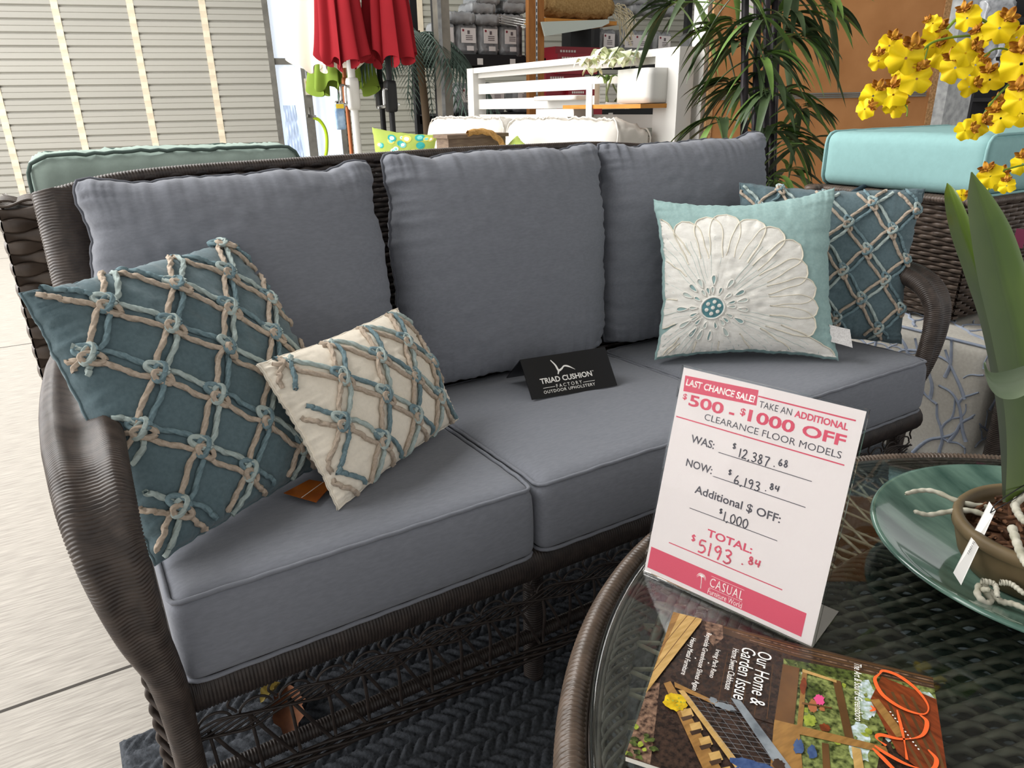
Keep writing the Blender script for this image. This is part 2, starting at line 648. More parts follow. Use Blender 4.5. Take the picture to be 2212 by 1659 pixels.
# dead leaves by the back edge of the rug
def dry_leaf(px, py, L, wd, ang, colr, label):
    c = on(px, py, 2, 0.02)
    q = MB()
    u = np.linspace(0, 1, 14)
    v = np.linspace(-1, 1, 7)
    U, V = np.meshgrid(u, v, indexing='ij')
    hw = wd*np.sin(math.pi*U**0.8)*(1+0.18*np.sin(U*30))
    x = (U-0.5)*L
    y = V*hw
    z = 0.02*(V**2)*np.sin(math.pi*U)+0.012*U
    ca, sa = math.cos(ang), math.sin(ang)
    q.grid(np.stack([c[0]+x*ca-y*sa, c[1]+x*sa+y*ca, 0.016+z], -1))
    o = q.build('dry_leaf', colr)
    tag(o, label, 'leaf', 'fallen leaves under the sofa')
dry_leaf(624, 1535, 0.13, 0.03, 1.35, mat('dry_brown_leaf', '#6b4634', rough=0.85, hex2='#85573c', vscale=30), 'curled brown dry leaf on the rug behind the sofa lattice')
dry_leaf(585, 1498, 0.05, 0.014, 0.4, mat('dry_yellow_leaf', '#b5a565', rough=0.85, hex2='#a08c4f', vscale=30), 'small yellow dry leaf on the floor at the rug edge')
# ================================================================== the grey sofa
m_wick = mat('brown_wicker', '#352d29', rough=0.42, spec=0.5, hex2='#4a403a', vscale=45, detail=3)
m_wickd = mat('dark_wicker', '#2a2422', rough=0.45, spec=0.45, hex2='#3a322e', vscale=50)
m_grey = mat('grey_canvas', '#777a82', rough=0.9, spec=0.2, hex2='#7e8189', vscale=220, stretch=(0.3, 1, 1), detail=4, bump=0.18, bscale=1400, sheen=0.15)
m_pipe = mat('grey_piping', '#5e6067', rough=0.9, spec=0.2)
CW = 0.6014
sofa = thing('wicker_sofa', (0.9, 0.4, 0), 'dark brown wicker three-seat sofa carrying grey cushions', 'sofa')


def back_y(z):
    return 0.61+(z-0.45)*0.40


def back_top(x):
    xs_ = np.linspace(-0.3, 2.1, 200)
    zs_ = np.interp(xs_, [-0.05, 0.0, 0.09, 0.25, 0.44, 0.9, 1.35, 1.72, 1.85], [0.940, 0.958, 0.976, 0.983, 0.985, 0.991, 0.989, 0.962, 0.930])
    zs_ = np.convolve(np.pad(zs_, 6, mode='edge'), np.ones(13)/13, 'valid')
    return np.interp(x, xs_, zs_)


def back_surf(u, v):
    x = -0.03+1.90*u
    z = 0.30+(back_top(x)+0.001-0.30)*v
    P = np.stack([x, back_y(z), z], -1)
    N = np.broadcast_to(nrm(np.array([0, -1, 0.40])), P.shape)
    return P, N


q = MB()
weave(q, back_surf, 74, 60, 0.0056, 0.0042, flat=0.4, spu=5, k=5, jit=0.1)
q.build('back_panel', m_wickd, sofa)
q = MB()
u, v = np.linspace(0, 1, 30), np.linspace(0, 1, 6)
U, V = np.meshgrid(u, v, indexing='ij')
P, N = back_surf(U.ravel(), V.ravel())
q.grid((P-N*0.03).reshape(30, 6, 3))
q.build('back_lining', m_wickd, sofa)
# wrapped top roll
x = np.linspace(-0.05, 1.89, 80)
z = back_top(x)
q = MB()
q.coil(np.stack([x, back_y(z)+0.006, z], -1), circ(0.012, 12), strand=0.0062, depth=0.0022, up=(0, 0, 1), per=4)
q.build('top_roll', m_wick, sofa)
# wrapped end posts of the back
for s, xa in ((0, -0.01), (1, 1.845)):
    zz = np.linspace(back_top(np.array(xa))-0.0, 0.34, 14)
    q = MB()
    q.coil(np.stack([0*zz+xa, back_y(zz)-0.012, zz], -1), circ(0.046, 18, 0.040), strand=0.0058, depth=0.0022, up=(0, 1, 0), jitter=0.25)
    q.build('back_post', m_wick, sofa)


def arm_profile(w, t, lobe=0.4, k=30):
    """two rolls side by side: width w, thickness t"""
    a = np.linspace(0, 2*math.pi, k, endpoint=False)
    r = 1-lobe*np.exp(-((np.abs(np.sin(a))-1)/0.06)**2)
    return np.stack([w/2*np.sign(np.cos(a))*np.abs(np.cos(a))**0.8, t/2*np.sin(a)*r], -1)


def arm(mir):
    # left arm centre line, outline widths taken from sight lines
    pts = [(-0.047, 0.80, 0.62), (-0.050, 0.55, 0.655), (-0.050, 0.28, 0.675), (-0.048, 0.10, 0.675), (-0.047, 0.02, 0.655),
           (-0.045, -0.022, 0.61), (-0.040, -0.034, 0.55), (-0.032, -0.030, 0.47), (-0.018, -0.018, 0.39), (-0.013, -0.006, 0.30), (-0.012, 0.0, 0.15), (-0.012, 0.0, 0.0)]
    wd = [0.095, 0.10, 0.10, 0.104, 0.104, 0.100, 0.088, 0.07, 0.046, 0.040, 0.038, 0.038]
    th = [0.05, 0.05, 0.05, 0.052, 0.054, 0.055, 0.052, 0.046, 0.042, 0.040, 0.038, 0.038]
    path = smooth_path(pts, 160)
    w = np.interp(np.linspace(0, 1, 160), np.linspace(0, 1, len(wd)), wd)
    t = np.interp(np.linspace(0, 1, 160), np.linspace(0, 1, len(th)), th)
    lb = np.interp(np.linspace(0, 1, 160), [0, 0.45, 0.62, 0.75, 1], [0.5, 0.5, 0.34, 0.05, 0])
    prof = np.stack([arm_profile(a, b, c) for a, b, c in zip(w, t, lb)])
    if mir:
        path = path.copy()
        path[:, 0] = 1.81-path[:, 0]
        path[:, 1] += 0.065*np.clip((0.5-path[:, 1])/0.4, 0, 1)
    up = np.gradient(path, axis=0)
    T = nrm(up)
    L = path
    q = MB()
    # frame vector kept across the sofa so the two rolls lie side by side
    n = len(path)
    Ltot = np.sum(np.linalg.norm(np.diff(path, axis=0), axis=1))
    strand = 0.0050
    rs = resample(path, strand/4)
    k = len(rs)
    Tt = nrm(np.gradient(rs, axis=0))
    X = np.array([1.0, 0, 0])
    N = nrm(X-Tt*(Tt@X)[:, None])
    B = np.cross(Tt, N)
    sI = np.linspace(0, 1, k)
    pr_ = np.stack([[np.interp(sI, np.linspace(0, 1, n), prof[:, i, j]) for j in range(2)] for i in range(prof.shape[1])], 0).transpose(2, 0, 1)
    s = sI*Ltot
    ph = s/strand+0.35*np.sin(s*9.1)+0.2*np.sin(s*23)
    off = 0.0024*(np.abs(np.sin(math.pi*ph))**0.7-0.6)
    pp = pr_+nrm(pr_)*off[:, None, None]
    sway = 0.0016*np.sin(s[:, None]*31+np.arange(30)[None]*0.9)
    Pq = rs[:, None]+pp[..., :1]*N[:, None]+pp[..., 1:]*B[:, None]+Tt[:, None]*sway[..., None]
    q.grid(Pq, cv=True)
    return q


for mir in (0, 1):
    arm(mir).build('armrest', m_wick, sofa)
# wrapped front rail, loop braid, crossed reeds and lower rail
q = MB()
q.coil(np.array([[-0.012, 0.028, 0.308], [1.815, 0.028, 0.308]]), circ(0.030, 14, 0.034), strand=0.0054, depth=0.0018, up=(0, 0, 1))
q.build('front_rail', m_wickd, sofa)
q = MB()
xs = np.linspace(0.0, 1.80, 900)
for kx in range(7):
    zz = 0.234+0.005*np.sin(xs*2*math.pi/0.12+kx*2*math.pi/7)+0.0042*(kx-3)
    yy = 0.010+0.005*np.cos(xs*2*math.pi/0.12+kx*2*math.pi/7)
    q.tube(np.stack([xs, yy, zz], -1), 0.0021, 5)
for i in range(30):   # arches hanging from the rail
    c = 0.03+i*0.06
    a = np.linspace(0, math.pi, 12)
    q.tube(np.stack([c+0.024*np.cos(a), 0.012+0*a, 0.246+0.020*np.sin(a)], -1), 0.0022, 5)
    q.tube(np.stack([c+0.027+0.005*np.cos(a*2), 0.012+0*a, 0.252+0.012*a], -1), 0.0022, 5)
q.build('loop_braid', m_wickd, sofa)
q = MB()
for i in range(30):
    x0 = 0.02+i*0.06
    for d in (0.058, 0.006):
        q.tube(smooth_path([(x0, 0.016, 0.235), (x0+d*0.4, 0.010, 0.19), (x0+d, 0.022, 0.115)], 8), 0.0030, 6)
q.build('reed_lattice', m_wickd, sofa)
q = MB()
q.coil(np.array([[0.0, 0.045, 0.122], [1.80, 0.045, 0.122]]), circ(0.013, 10), strand=0.0052, depth=0.0016, up=(0, 0, 1))
q.build('lower_rail', m_wickd, sofa)
q = MB()
for kx in range(6):
    a = kx*2*math.pi/6
    zz = 0.106+0.009*np.sin(xs*2*math.pi/0.34+a)
    yy = 0.014+0.010*np.cos(xs*2*math.pi/0.34+a)
    q.tube(np.stack([xs, yy, zz], -1), 0.0030, 5)
q.build('lower_braid', m_wickd, sofa)
for x0 in (0.625, 1.21):
    q = MB()
    q.coil(np.array([[x0, 0.055, 0.30], [x0, 0.055, 0.0]]), circ(0.020, 14), strand=0.0054, depth=0.0017, up=(0, 1, 0))
    q.build('leg', m_wickd, sofa)
for x0 in (-0.012, 0.625, 1.21, 1.81):
    q = MB()
    q.coil(np.array([[x0, 0.72, 0.40], [x0, 0.76, 0.0]]), circ(0.020, 12), strand=0.0054, depth=0.0017, up=(0, 1, 0))
    q.build('leg', m_wickd, sofa)
# side aprons: braid down the leg and a lower side rail
for xs_ in (-0.035, 1.838):
    q = MB()
    for kx in range(3):
        zz = np.linspace(0.36, 0.0, 120)
        a = zz*2*math.pi/0.085+kx*2*math.pi/3
        q.tube(np.stack([xs_+0.011*np.sin(a), 0.075+0.013*np.sin(2*a)*0.5+0.012*np.cos(a), zz], -1), 0.0050, 6)
    q.build('side_braid', m_wick, sofa)
    q = MB()
    q.coil(np.array([[xs_*1.0, 0.06, 0.122], [xs_, 0.74, 0.122]]), circ(0.013, 10), strand=0.0052, depth=0.0016, up=(0, 0, 1))
    q.coil(np.array([[xs_*0.4+0.54*(xs_ > 0)*2, 0.03, 0.31], [xs_, 0.74, 0.33]]), circ(0.020, 10), strand=0.0052, depth=0.0016, up=(0, 0, 1))
    q.build('side_rail', m_wickd, sofa)
q = MB().box((0.0, 0.05, 0.318), (1.80, 0.70, 0.334))
q.build('seat_deck', m_wickd, sofa)

# ------------------------------------------------------------------ seat cushions (loose, three)
TH = 0.143


def seat_cushion(i, label):
    x0, x1 = i*CW+0.004, (i+1)*CW-0.004
    hx, hy, hz = (x1-x0)/2, 0.295, TH/2
    th = math.radians(-2.6)
    R = np.array([[1, 0, 0], [0, math.cos(th), -math.sin(th)], [0, math.sin(th), math.cos(th)]])
    w1, w2 = wig(20+i, 4, 3), wig(40+i, 4, 4)

    def fn(V):
        V = V.copy()
        a, b, c = V[:, 0]/hx, V[:, 1]/hy, V[:, 2]/hz
        crown = np.clip((1-a**2)*(1-b**2), 0, 1)**0.6
        V[:, 2] += np.where(c > 0, 0.016*crown*c, 0)
        V[:, 1] -= 0.010*np.clip(1-c**2, 0, 1)*(b < -0.5)*np.clip(1-a**4, 0, 1)
        V[:, 0] += 0.003*np.sign(a)*(np.abs(a) > 0.9)*(1-c**2)
        V[:, 2] -= 0.006*np.clip(np.abs(a)-0.9, 0, 1)*10*(np.clip(-b-0.8, 0, 1)*5)*(c > 0)
        V[:, 2] += 0.0012*w1(V[:, 0]*6+b)*w2(V[:, 1]*6)*(c > 0)
        return V
    # front top edge sits at y=0, z=0.482
    c = np.array([(x0+x1)/2, 0.0, 0.482])+R@np.array([0, hy, -hz])
    root = thing('seat_cushion', (c[0], c[1], c[2]-hz), label, 'cushion', 'grey seat cushions of the sofa')
    MB().rbox(hx, hy, hz, 0.024, (44, 36, 12), fn, R, c).build('cushion_cover', m_grey, root)
    for zs_ in (1, -1):
        q = MB()
        pts = []
        rc, ex = 0.026, 0.0
        for cx, cy, a0 in ((hx-rc, -hy+rc, -90), (hx-rc, hy-rc, 0), (-hx+rc, hy-rc, 90), (-hx+rc, -hy+rc, 180)):
            for a in np.linspace(a0, a0+90, 7):
                pts.append((cx+(rc-0.003)*math.cos(math.radians(a)), cy+(rc-0.003)*math.sin(math.radians(a)), zs_*(hz-0.0045)))
        pts = np.array(pts)
        pts = np.vstack([pts, pts[:1]])
        pts = resample(pts, 0.012)[:-1]
        L = fn(pts.copy())
        L[:, 2] += 0.0005*np.sin(np.arange(len(L))*1.3)
        q.tube(L@R.T+c, 0.0036, 8, closed=True)
        q.build('piping', m_grey, root)
    return root


seat_cushion(0, 'grey seat cushion at the left end, under the cream pillow')
seat_cushion(1, 'grey seat cushion in the middle, under the black tent sign')
seat_cushion(2, 'grey seat cushion at the right end, under the flower pillow')


# ------------------------------------------------------------------ pillow surfaces
class Pillow:
    """soft two-sided pillow stretched between four corners"""

    def __init__(self, TL, TR, BR, BL, front, back, pinch=0.05, power=0.5, seed=1, pucker=0.0, sag=0.0, wob=0.004, ptop=None, conc=2.0, lowbox=0.0, ear=0.0):
        self.lowbox, self.ear = lowbox, ear
        self.c = [np.asarray(x, float) for x in (TL, TR, BR, BL)]
        TL, TR, BR, BL = self.c
        self.N = nrm(np.cross(TR-BL, TL-BR))     # may point either way
        mid = (TL+TR+BR+BL)/4
        if self.N@(CAM-mid) < 0:
            self.N = -self.N
        self.fr, self.bk, self.pinch, self.power, self.pucker, self.sag, self.wob = front, back, pinch, power, pucker, sag, wob
        self.ptop = pinch if ptop is None else ptop
        self.w = [wig(seed*10+i, 5, 4) for i in range(6)]
        self.conc = conc

    def plane(self, u, v):
        TL, TR, BR, BL = self.c
        uu = u*(1-self.pinch*(1-np.abs(v)**self.conc)+0.010*self.w[0](v*2)*np.abs(u))
        pv = np.where(v > 0, self.ptop, self.pinch)
        vv = v*(1-pv*(1-np.abs(u)**self.conc)+0.010*self.w[1](u*2)*np.abs(v))-self.sag*np.clip(v, 0, 1)*(1-u**2)
        if self.ear:
            au, av = np.abs(u), np.abs(v)
            uu = uu*(1-0.055*av**9)*(1-self.ear*0.040*np.exp(-((av-0.60)/0.15)**2)*au**4*(v > -0.2))
            vv = vv*(1-0.055*au**9)-self.ear*np.clip(v, 0, 1)**4*0.050*np.exp(-((au-0.66)/0.17)**2)
        a, b = (uu+1)/2, (vv+1)/2
        a, b = a[..., None], b[..., None]
        return (1-a)*(1-b)*BL+a*(1-b)*BR+a*b*TR+(1-a)*b*TL

    def S(self, u, v, side=1, lift=0.0):
        u, v = np.asarray(u, float), np.asarray(v, float)
        base = self.plane(u, v)
        e = np.clip((1-u**2), 0, 1)*np.clip((1-v**2), 0, 1)
        h = e**self.power
        if self.lowbox:
            ev = np.clip(1-v**2, 0, 1)**np.where(v < 0, self.lowbox, self.power)
            h = np.clip(1-u**2, 0, 1)**self.power*ev
        t = (self.fr if side > 0 else self.bk)*h
        if self.pucker:
            for d, cc, w in ((1-v, u, self.w[2]), (1+v, u, self.w[3]), (1-u, v, self.w[4]), (1+u, v, self.w[5])):
                t = t+self.pucker*np.exp(-d/0.13)*np.clip(d/0.04, 0, 1)*(w(cc*4.2)+0.5*w(cc*9.7+2))
        t = t+self.wob*self.w[2](u*1.3+v*0.7)*self.w[4](v*1.4-u*0.5)*h
        return base+self.N*((t*side+lift*side))[..., None]

    def cover(self, nu=64, nv=64):
        s = np.sin(np.linspace(-1, 1, nu)*math.pi/2)
        s = 0.55*s+0.45*np.linspace(-1, 1, nu)
        s2 = 0.55*np.sin(np.linspace(-1, 1, nv)*math.pi/2)+0.45*np.linspace(-1, 1, nv)
        U, V = np.meshgrid(s, s2, indexing='ij')
        q = MB()
        Fs, Bs = self.S(U, V, 1), self.S(U, V, -1)
        q.grid(Fs)
        q.grid(Bs, flip=True)
        if self.N@np.cross(Fs[1, 0]-Fs[0, 0], Fs[0, 1]-Fs[0, 0]) < 0:
            q.f = [f[::-1] for f in q.f]
        return q

    def edge(self, n=160, r=0.004):
        t = np.linspace(-1, 1, n//4, endpoint=False)
        o = np.ones_like(t)
        u = np.concatenate([t, o, -t, -o])
        v = np.concatenate([-o, t, o, -t])
        return self.S(u, v, 1)


def back_cushion(cs, label, seed, **kw):
    p = Pillow(*cs, **kw, seed=seed)
    c = p.c
    root = thing('back_cushion', (c[2]+c[3])/2, label, 'cushion', 'grey back cushions of the sofa')
    p.cover(96, 80).build('cushion_cover', m_grey, root)
    q = MB().tube(p.edge(200), 0.0042, 8, closed=True)
    q.build('piping', m_pipe, root)
    return p


BC = dict(front=0.115, back=0.07, pinch=0.03, power=0.30, pucker=0.006, wob=0.003, conc=5.0, lowbox=0.10, ear=1.0)
back_cushion([on(139, 373, 1, .69), on(801, 332, 1, .69), (0.603, 0.595, 0.462), (0.010, 0.595, 0.462)],
             'grey back cushion at the left end, behind the left blue pillow', 11, sag=0.075, ptop=0.02, **BC)
back_cushion([on(813, 322, 1, .69), on(1290, 298, 1, .70), (1.198, 0.595, 0.462), (0.607, 0.595, 0.462)],
             'grey back cushion in the middle, behind the black tent sign', 12, sag=0.05, ptop=0.02, **BC)
back_cushion([on(1281, 300, 1, .70), on(1649, 273, 1, .66), (1.80, 0.595, 0.462), (1.202, 0.595, 0.462)],
             'grey back cushion at the right end, behind the flower pillow', 13, sag=0.075, ptop=0.02, **BC)
# ================================================================== throw pillows
m_blue = mat('teal_blue_cloth', '#586b71', rough=0.92, spec=0.2, hex2='#62757b', vscale=160, detail=4, bump=0.25, bscale=1100, sheen=0.2)
m_cream = mat('cream_cloth', '#e9e0d0', rough=0.92, spec=0.2, var=0.03, vscale=180, bump=0.2, bscale=1300)
m_aqua = mat('aqua_cloth', '#95b2b0', rough=0.92, spec=0.2, hex2='#9fbbb8', vscale=140, bump=0.25, bscale=1000)
R_TAN = mat('rope_tan', '#ad9d8c', rough=0.95, spec=0.15, hex2='#bdae9e', vscale=220)
R_AQ = mat('rope_pale_aqua', '#9fadaa', rough=0.95, spec=0.15, hex2='#b0bdb9', vscale=220)
R_TEAL = mat('rope_teal', '#6a8087', rough=0.95, spec=0.15, hex2='#7b9197', vscale=220)
ROPES = [R_TAN, R_AQ, R_TEAL]


def net_pillow(root, p, cover_mat, o, a, b, r=0.0045, lim=0.985, vmax=1.0):
    """doubled ropes along the uv directions a and b through o, a knot at every crossing"""
    p.cover(80, 80).build('pillow_cover', cover_mat, root)
    MB().tube(p.edge(160), 0.0022, 6, closed=True).build('seam', cover_mat, root)
    su = np.linalg.norm(p.c[1]-p.c[0])/2
    sv = np.linalg.norm(p.c[0]-p.c[3])/2
    o, a, b = [np.asarray(x, float) for x in (o, a, b)]
    for fam, d, st in ((0, a, b), (1, b, a)):
        dm = d*np.array([su, sv])
        pe = np.array([-dm[1], dm[0]])/np.linalg.norm(dm)/np.array([su, sv])
        for kk in range(-8, 9):
            t = np.linspace(-9, 9, 3600)
            uv = o+kk*st+t[:, None]*d
            ok = np.max(np.abs(uv), axis=1) <= lim
            if ok.sum() < 130:
                continue
            uv, t = uv[ok], t[ok]
            q = MB()
            dist = np.abs(t-np.round(t))
            gap = 0.0034+0.0060*np.clip(dist/0.28, 0, 1)**0.6
            sag = 0.012*np.sin(t*2*math.pi)*((kk % 2)*2-1)
            seg = np.floor(t).astype(int)
            for sgn in (-1, 1):
                w = np.clip(uv+pe*(sgn*gap)[:, None]+d*0+pe*sag[:, None]*0.15, -0.99, 0.99)
                P = p.S(w[:, 0], w[:, 1], 1, lift=r*(0.8 if fam == 0 else 1.25))
                if sgn < 0:
                    q.rope(P, r, 0.024, mi=0, depth=0.2, k=14, lobes=4, step=0.0024)
                else:
                    for sg in np.unique(seg):
                        idx = np.where(seg == sg)[0]
                        if len(idx) < 8:
                            continue
                        lo, hi = max(idx[0]-3, 0), min(idx[-1]+4, len(P))
                        q.rope(P[lo:hi], r, 0.024, mi=1+(sg+kk+fam) % 2, depth=0.2, k=14, lobes=4, step=0.0024)
            q.build('rope', ROPES, root)
    for i in range(-8, 9):
        for k in range(-8, 9):
            u, v = o+i*a+k*b
            if max(abs(u), abs(v)) > lim-0.03 or abs(v) > vmax:
                continue
            c = p.S(np.array([u]), np.array([v]), 1, r*1.2)[0]
            e = 0.06
            eA = nrm(p.S(np.array([u+e*a[0]]), np.array([v+e*a[1]]), 1)[0]-p.S(np.array([u-e*a[0]]), np.array([v-e*a[1]]), 1)[0])
            eB = nrm(p.S(np.array([u+e*b[0]]), np.array([v+e*b[1]]), 1)[0]-p.S(np.array([u-e*b[0]]), np.array([v-e*b[1]]), 1)[0])
            N = nrm(np.cross(eA, eB))
            if N@p.N < 0:
                N = -N
            q = MB()
            th = np.linspace(0, 2*math.pi, 50)
            f_ = r/0.0050
            for (x0, y0, rx, ry, h0, tilt, mi) in ((-0.007, -0.006, 0.017, 0.0085, 0.006, 0.004, 1+(i+k) % 2), (0.006, 0.006, 0.017, 0.0085, 0.007, -0.004, 0), (-0.002, 0.0, 0.0075, 0.0165, 0.010, 0.003, 2-(i+k) % 2)):
                P = c+f_*(np.outer(x0+rx*np.cos(th), eA)+np.outer(y0+ry*np.sin(th), eB)+np.outer(h0*0.5+tilt*np.cos(th), N))
                q.rope(P, r*0.97, 0.024, mi=mi, depth=0.2, k=14, lobes=4, step=0.0024)
            q.build('knot', ROPES, root)


P1 = Pillow([-0.083, 0.275, 0.866], [0.262, 0.575, 0.863], on(765, 968, 2, .490), on(335, 1218, 2, .489), front=0.085, back=0.05, pinch=0.03, power=0.42, seed=3, pucker=0.006, wob=0.006)
r1 = thing('blue_rope_net_pillow', (0.15, 0.30, 0.48), 'square blue pillow with knotted rope net, leaning on the left armrest', 'pillow', 'blue pillows with rope nets')
net_pillow(r1, P1, m_blue, (-0.04, 0.10), (0.305, -0.31), (-0.255, -0.285))

P2 = Pillow([0.208, 0.214, 0.722], [0.542, 0.438, 0.712], [0.611, 0.322, 0.488], [0.277, 0.098, 0.492], front=0.070, back=0.05, pinch=0.05, power=0.45, seed=5, pucker=0.004, wob=0.004)
r2 = thing('cream_rope_net_pillow', (0.44, 0.22, 0.48), 'small oblong cream pillow with knotted blue and tan rope', 'pillow')
net_pillow(r2, P2, m_cream, (-0.25, -0.07), (0.30, -0.48), (-0.22, -0.51), r=0.0042, vmax=0.85)
MB().tube(P2.edge(200)-P2.N*0.004, 0.0014, 5, closed=True).build('edge_stitching', m_cream, r2)

P4 = Pillow(on(1598, 395, 1, .50), on(1998, 408, 1, .16), [1.828, 0.10, 0.490], [1.50, 0.40, 0.490], front=0.075, back=0.05, pinch=0.07, power=0.42, seed=8, pucker=0.005, wob=0.004)
r4 = thing('blue_rope_net_pillow', (1.7, 0.28, 0.48), 'square blue pillow with rope net, half hidden behind the flower pillow', 'pillow', 'blue pillows with rope nets')
net_pillow(r4, P4, m_blue, (0.45, 0.15), (0.25, -0.36), (-0.25, -0.28), r=0.0040)

# ------------------------------------------------------------------ pillow with the big flower
P3 = Pillow([1.303, 0.520, 0.868], [1.656, 0.241, 0.897], [1.568, 0.102, 0.492], [1.215, 0.385, 0.482], front=0.075, back=0.055, pinch=0.10, ptop=0.15, power=0.42, seed=6, pucker=0.004, wob=0.004)
r3 = thing('flower_pillow', (1.43, 0.31, 0.48), 'pale aqua square pillow with one large white daisy', 'pillow')
P3.cover(72, 72).build('pillow_cover', m_aqua, r3)
m_petal = mat('embroidered_petal', '#e6e3db', rough=0.95, spec=0.15, hex2='#efede6', vscale=60, stretch=(1, 1, 3), bump=0.4, bscale=500)
m_outl = mat('cream_cord', '#ded7c6', rough=0.95)
m_groove = mat('groove_thread', '#c3cfca', rough=0.95)
m_center = mat('flower_centre', '#5d8c93', rough=0.95)
FC = np.array([-0.42, -0.44])
petals = []
for i, (tu, tv, wd) in enumerate([(-0.97, 0.42, 0.17), (-0.73, 0.70, 0.13), (-0.45, 0.775, 0.135), (-0.22, 0.81, 0.15), (0.10, 0.72, 0.15), (0.35, 0.56, 0.15),
                                  (0.60, 0.33, 0.155), (0.68, 0.06, 0.14), (0.79, -0.20, 0.13), (0.80, -0.43, 0.12), (0.76, -0.66, 0.14), (0.60, -0.93, 0.15),
                                  (0.20, -0.97, 0.16), (-0.15, -0.97, 0.14), (-0.45, -0.98, 0.13), (-0.75, -0.98, 0.13), (-0.97, -0.86, 0.13), (-0.97, -0.45, 0.16), (-0.97, -0.05, 0.18)]):
    d = np.array([tu, tv])-FC
    L = np.linalg.norm(d)
    if tu < -0.9 or tv < -0.9:
        d, L = d*1.35, L*1.35
    d = d/L
    e = np.array([-d[1], d[0]])
    s = np.linspace(0.10/L, 1, 40)
    w = wd*(0.30+1.0*s**0.75)*np.where(s > 0.80, np.sqrt(np.clip(1-((s-0.80)/0.2)**2.4, 0, 1)), 1)
    w = w*(1+0.03*np.sin(s*23+i))
    t = np.linspace(-1, 1, 13)
    uv = FC+d*(s*L)[:, None, None]+e*(w[:, None]*t[None])[..., None]
    uv = np.clip(uv, -0.975, 0.975)
    lift = 0.0010+0.00025*(i % 5)+0.0016*(1-t[None]**2)*np.ones_like(s)[:, None]-0.0008*np.exp(-(t[None]/0.15)**2)
    q = MB().grid(P3.S(uv[..., 0], uv[..., 1], 1, lift))
    h_ = 19
    out = np.vstack([uv[h_:, 0], uv[-1], uv[h_:, -1][::-1]])
    keep = np.concatenate([[True], np.linalg.norm(np.diff(out, axis=0), axis=1) > 1e-4])
    out = out[keep]
    inside = np.max(np.abs(out), axis=1) < 0.97
    if inside.sum() > 6:
        P = P3.S(out[:, 0], out[:, 1], 1, 0.0024)
        runs = np.split(np.arange(len(out)), np.where(~inside)[0])
        for rn in runs:
            rn = [k for k in rn if inside[k]]
            if len(rn) > 5:
                q.tube(P[rn], 0.0018, 5, mi=1)
    for g in (-0.4, 0.05, 0.45):
        k = slice(8, 30)
        gl = FC+d*(s[k]*L)[:, None]+e*(w[k]*g+0.004*np.sin(s[k]*20))[:, None]
        gl = np.clip(gl, -0.97, 0.97)
        q.tube(P3.S(gl[:, 0], gl[:, 1], 1, 0.0022), 0.0007, 4, mi=2)
    q.build('petal', [m_petal, m_outl, m_groove], r3)
q = MB()
a = np.linspace(0, 2*math.pi, 36, endpoint=False)
rr = np.linspace(0.02, 0.125, 6)
q.grid(P3.S(FC[0]+np.outer(rr, np.cos(a)), FC[1]+np.outer(rr, np.sin(a)), 1, np.linspace(0.0065, 0.004, 6)[:, None]), cv=True, mi=0)
q.tube(P3.S(FC[0]+0.135*np.cos(a), FC[1]+0.135*np.sin(a), 1, 0.004), 0.0026, 6, closed=True, mi=1)
for k in range(7):
    cx, cy = (0, 0) if k == 6 else (0.075*math.cos(k*1.047+0.3), 0.075*math.sin(k*1.047+0.3))
    r_ = np.linspace(0.0, 0.023, 4)
    q.grid(P3.S(FC[0]+cx+np.outer(r_, np.cos(a)), FC[1]+cy+np.outer(r_, np.sin(a)), 1, (0.0085-0.04*r_)[:, None]), cv=True, mi=1)
for ring, cnt, r0, r1_, hw in ((0, 17, 0.17, 0.265, 0.026), (1, 15, 0.28, 0.41, 0.036)):
    for k in range(cnt):
        an = 2*math.pi*(k+0.5*ring)/cnt+0.13*math.sin(k*5)
        th = np.linspace(0, 2*math.pi, 20, endpoint=False)
        x = (r0+r1_)/2+(r1_-r0)/2*np.cos(th)
        y = hw*np.sin(th)*(0.65+0.35*np.cos(th))
        U, V = FC[0]+x*math.cos(an)-y*math.sin(an), FC[1]+x*math.sin(an)+y*math.cos(an)
        if np.max(np.abs(np.concatenate([U, V]))) > 0.97:
            continue
        q.add(P3.S(U, V, 1, 0.0036), [list(range(20))], 3 if k % 2 else 2, True)
        q.tube(P3.S(U, V, 1, 0.0040), 0.0016, 5, closed=True, mi=1)
q.build('flower_centre', [m_center, m_petal, m_groove, mat('pale_teal_thread', '#93b0b0', rough=0.95)], r3)
q = MB()
cl = P3.S(np.array([0.93, 0.93]), np.array([-0.60, -0.80]), 1, 0.002)
e1 = np.array([0.05, -0.045, -0.014])
G = np.array([[cl[0]+e1*t+np.array([0, 0, -0.0])*t-P3.N*0.004*math.sin(t*3) for t in np.linspace(0, 0.75, 6)], [cl[1]+e1*t-np.array([0, 0, 0.004])*t+P3.N*0.006*math.sin(t*3) for t in np.linspace(0, 0.75, 6)]])
q.grid(G)
q.build('care_tag', mat('white_satin_tag', '#e6e4e2', rough=0.6, hex2='#c9c6c4', vscale=260), r3)

